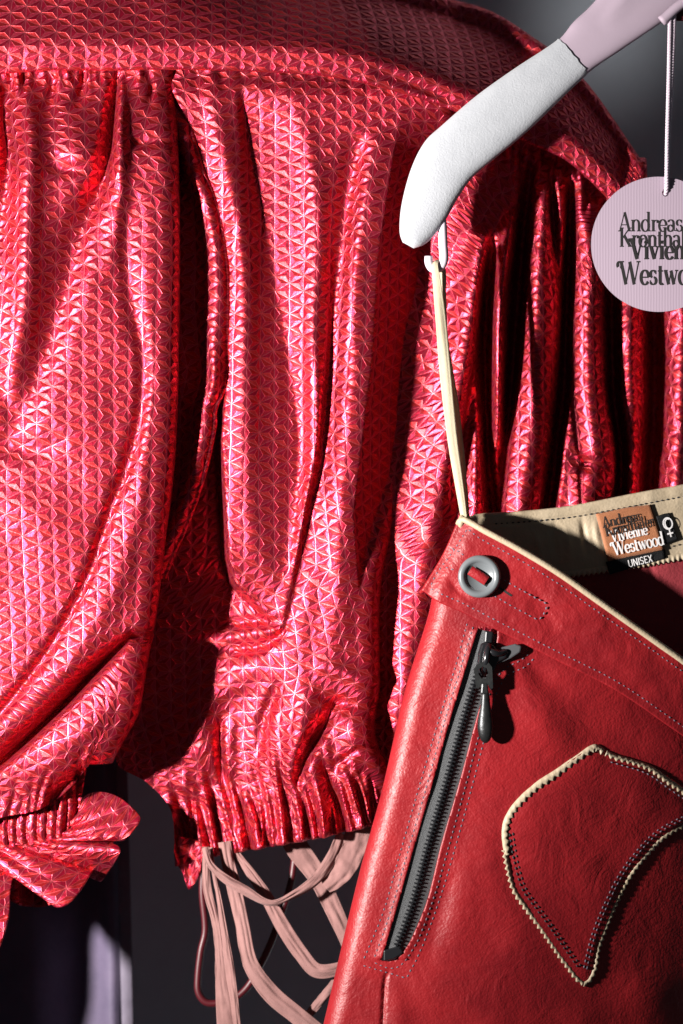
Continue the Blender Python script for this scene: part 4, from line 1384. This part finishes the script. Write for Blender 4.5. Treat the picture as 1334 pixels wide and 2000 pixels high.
cd = thing('tag_cord', 'lilac twisted cord loop holding the round tag below the hanger', 'cord', (1303, 45, 66))
twisted('strand', [(1304, 30, 68), (1303, 60, 68), (1301, 160, 68), (1298, 280, 68), (1297, 350, 67), (1297, 372, 64), (1295, 384, 56), (1293, 376, 50)], 3.6, M['cord'], cd, 34)
twisted('strand', [(1312, 30, 64), (1311, 60, 64), (1307, 160, 64), (1300, 280, 64), (1298, 345, 63), (1296, 366, 54), (1294, 376, 50)], 3.6, M['cord'], cd, 34)

# ================================================================== PINK TIES BEHIND THE CUFF
GT = 'pink cotton ties below the cuff'


def tie(label, pts, seed, **k):
    pts = [(a, b2, c, w * .88, t) for a, b2, c, w, t in pts]
    o = ribbon('cotton_tie', pts, M['pink'], None, seed=seed, n=200, across=21, crush=4.2, **k)
    o['label'], o['category'], o['group'] = label, 'ribbon', GT
    return o


tie('leftmost pink tie, hanging straight down past the dark red tube', [(400, 1660, -72, 15, .3), (400, 1700, -72, 16, .4), (403, 1745, -70, 20, .2), (417, 1800, -70, 19, .5), (425, 1856, -68, 20, .5), (430, 1910, -66, 28, .3), (440, 1990, -64, 44, .1), (446, 2060, -62, 46, .1)], 2, prof=2.5)
tie('narrow pink tie folded on edge, second from the left', [(410, 1660, -66, 12, .9), (414, 1700, -64, 13, .9), (426, 1762, -62, 15, .7), (438, 1837, -60, 20, .6), (449, 1912, -58, 24, .5), (460, 2000, -56, 22, .6), (464, 2060, -56, 22, .6)], 5, prof=4)
tie('broad pink tie curving down to the right, third from the left', [(436, 1650, -76, 28, .1), (441, 1680, -74, 28, .1), (455, 1740, -72, 33, .1), (472, 1818, -70, 33, .2), (487, 1888, -68, 36, .2), (524, 1944, -66, 42, .2), (580, 1992, -64, 42, .2), (640, 2040, -62, 40, .2)], 8, prof=3)
tie('pink tie sagging in a shallow loop in front of the others', [(398, 1660, -52, 14, .2), (408, 1690, -50, 15, .3), (433, 1716, -48, 20, .3), (480, 1745, -46, 22, .2), (527, 1768, -44, 16, .6), (563, 1757, -44, 18, .5), (616, 1722, -46, 24, .2), (648, 1678, -48, 26, .2), (668, 1632, -52, 24, .3)], 11, prof=4)
tie('long pink tie running diagonally down to behind the leather skirt', [(446, 1650, -84, 20, .3), (460, 1678, -84, 22, .3), (487, 1712, -82, 23, .3), (517, 1756, -80, 28, .1), (553, 1820, -78, 34, .1), (588, 1872, -76, 34, .2), (618, 1904, -74, 34, .2), (662, 1900, -72, 30, .2), (700, 1880, -70, 30, .2)], 15, prof=3)
tie('wide pink tie coming out from under the elastic cuff on the right', [(556, 1620, -96, 50, 0), (580, 1665, -96, 52, 0), (622, 1724, -94, 44, .1), (652, 1786, -92, 40, .1), (676, 1840, -90, 36, .2), (700, 1900, -90, 34, .2)], 19, prof=3)
tie('short turned-up pink tie end beside the leather skirt', [(720, 1580, -60, 46, .2), (704, 1620, -56, 54, .1), (690, 1660, -52, 58, .1), (672, 1700, -50, 52, .1), (650, 1726, -52, 42, .2), (636, 1738, -54, 30, .2)], 23, prof=3)
tie('short pink tie slanting at the lower edge beside the leather', [(690, 1890, -86, 22, .3), (652, 1934, -86, 22, .3), (616, 1976, -84, 20, .4), (570, 2030, -82, 20, .4)], 27, prof=4)

tb = tube('tube_hanger', [(592, 1560, -150), (580, 1640, -150), (575, 1680, -150), (566, 1740, -150), (542, 1815, -150), (526, 1858, -150), (506, 1900, -150), (480, 1945, -150), (448, 1972, -150), (424, 1977, -150), (398, 1976, -150), (383, 1958, -150), (381, 1931, -150), (387, 1875, -150), (396, 1832, -150), (390, 1755, -150), (394, 1690, -150), (404, 1600, -150)], 7.2, M['red_tube'], None, 12, 160)
tb['label'], tb['category'] = 'dark red bent tube hanging behind the pink ties', 'hook'

# ================================================================== GARMENT BAG at the lower left
bag = thing('garment_bag', 'blurred lilac garment bag with a pale bound edge behind the ruffle', 'bag', (120, 1700, -360))
X, Y = np.meshgrid(np.linspace(-700, 222, 120), np.linspace(1380, 2300, 60))
H = -370 + 24 * np.exp(-((X - 196 - (Y - 1900) * .02) / 18.0) ** 2) - 40 * np.exp(-((X - 120) / 46.0) ** 2) + 16 * np.exp(-((X - 30) / 40.0) ** 2) + vnoise(X, Y, 160, 3) * 20
solid(link('bag_side', grid_mesh('bag_side', X, Y, H), M['bag'], bag), .0004, 0)
X, Y = np.meshgrid(np.linspace(216, 240, 8), np.linspace(1380, 2300, 80))
X = X + (Y - 1900) * .025
H = -352 + 5 * np.cos((X - 228) / 10) + 1.5 * np.sin(Y / 7.0)
solid(link('bound_edge', grid_mesh('bound_edge', X, Y, H), M['bag_edge'], bag), .0006, 0)
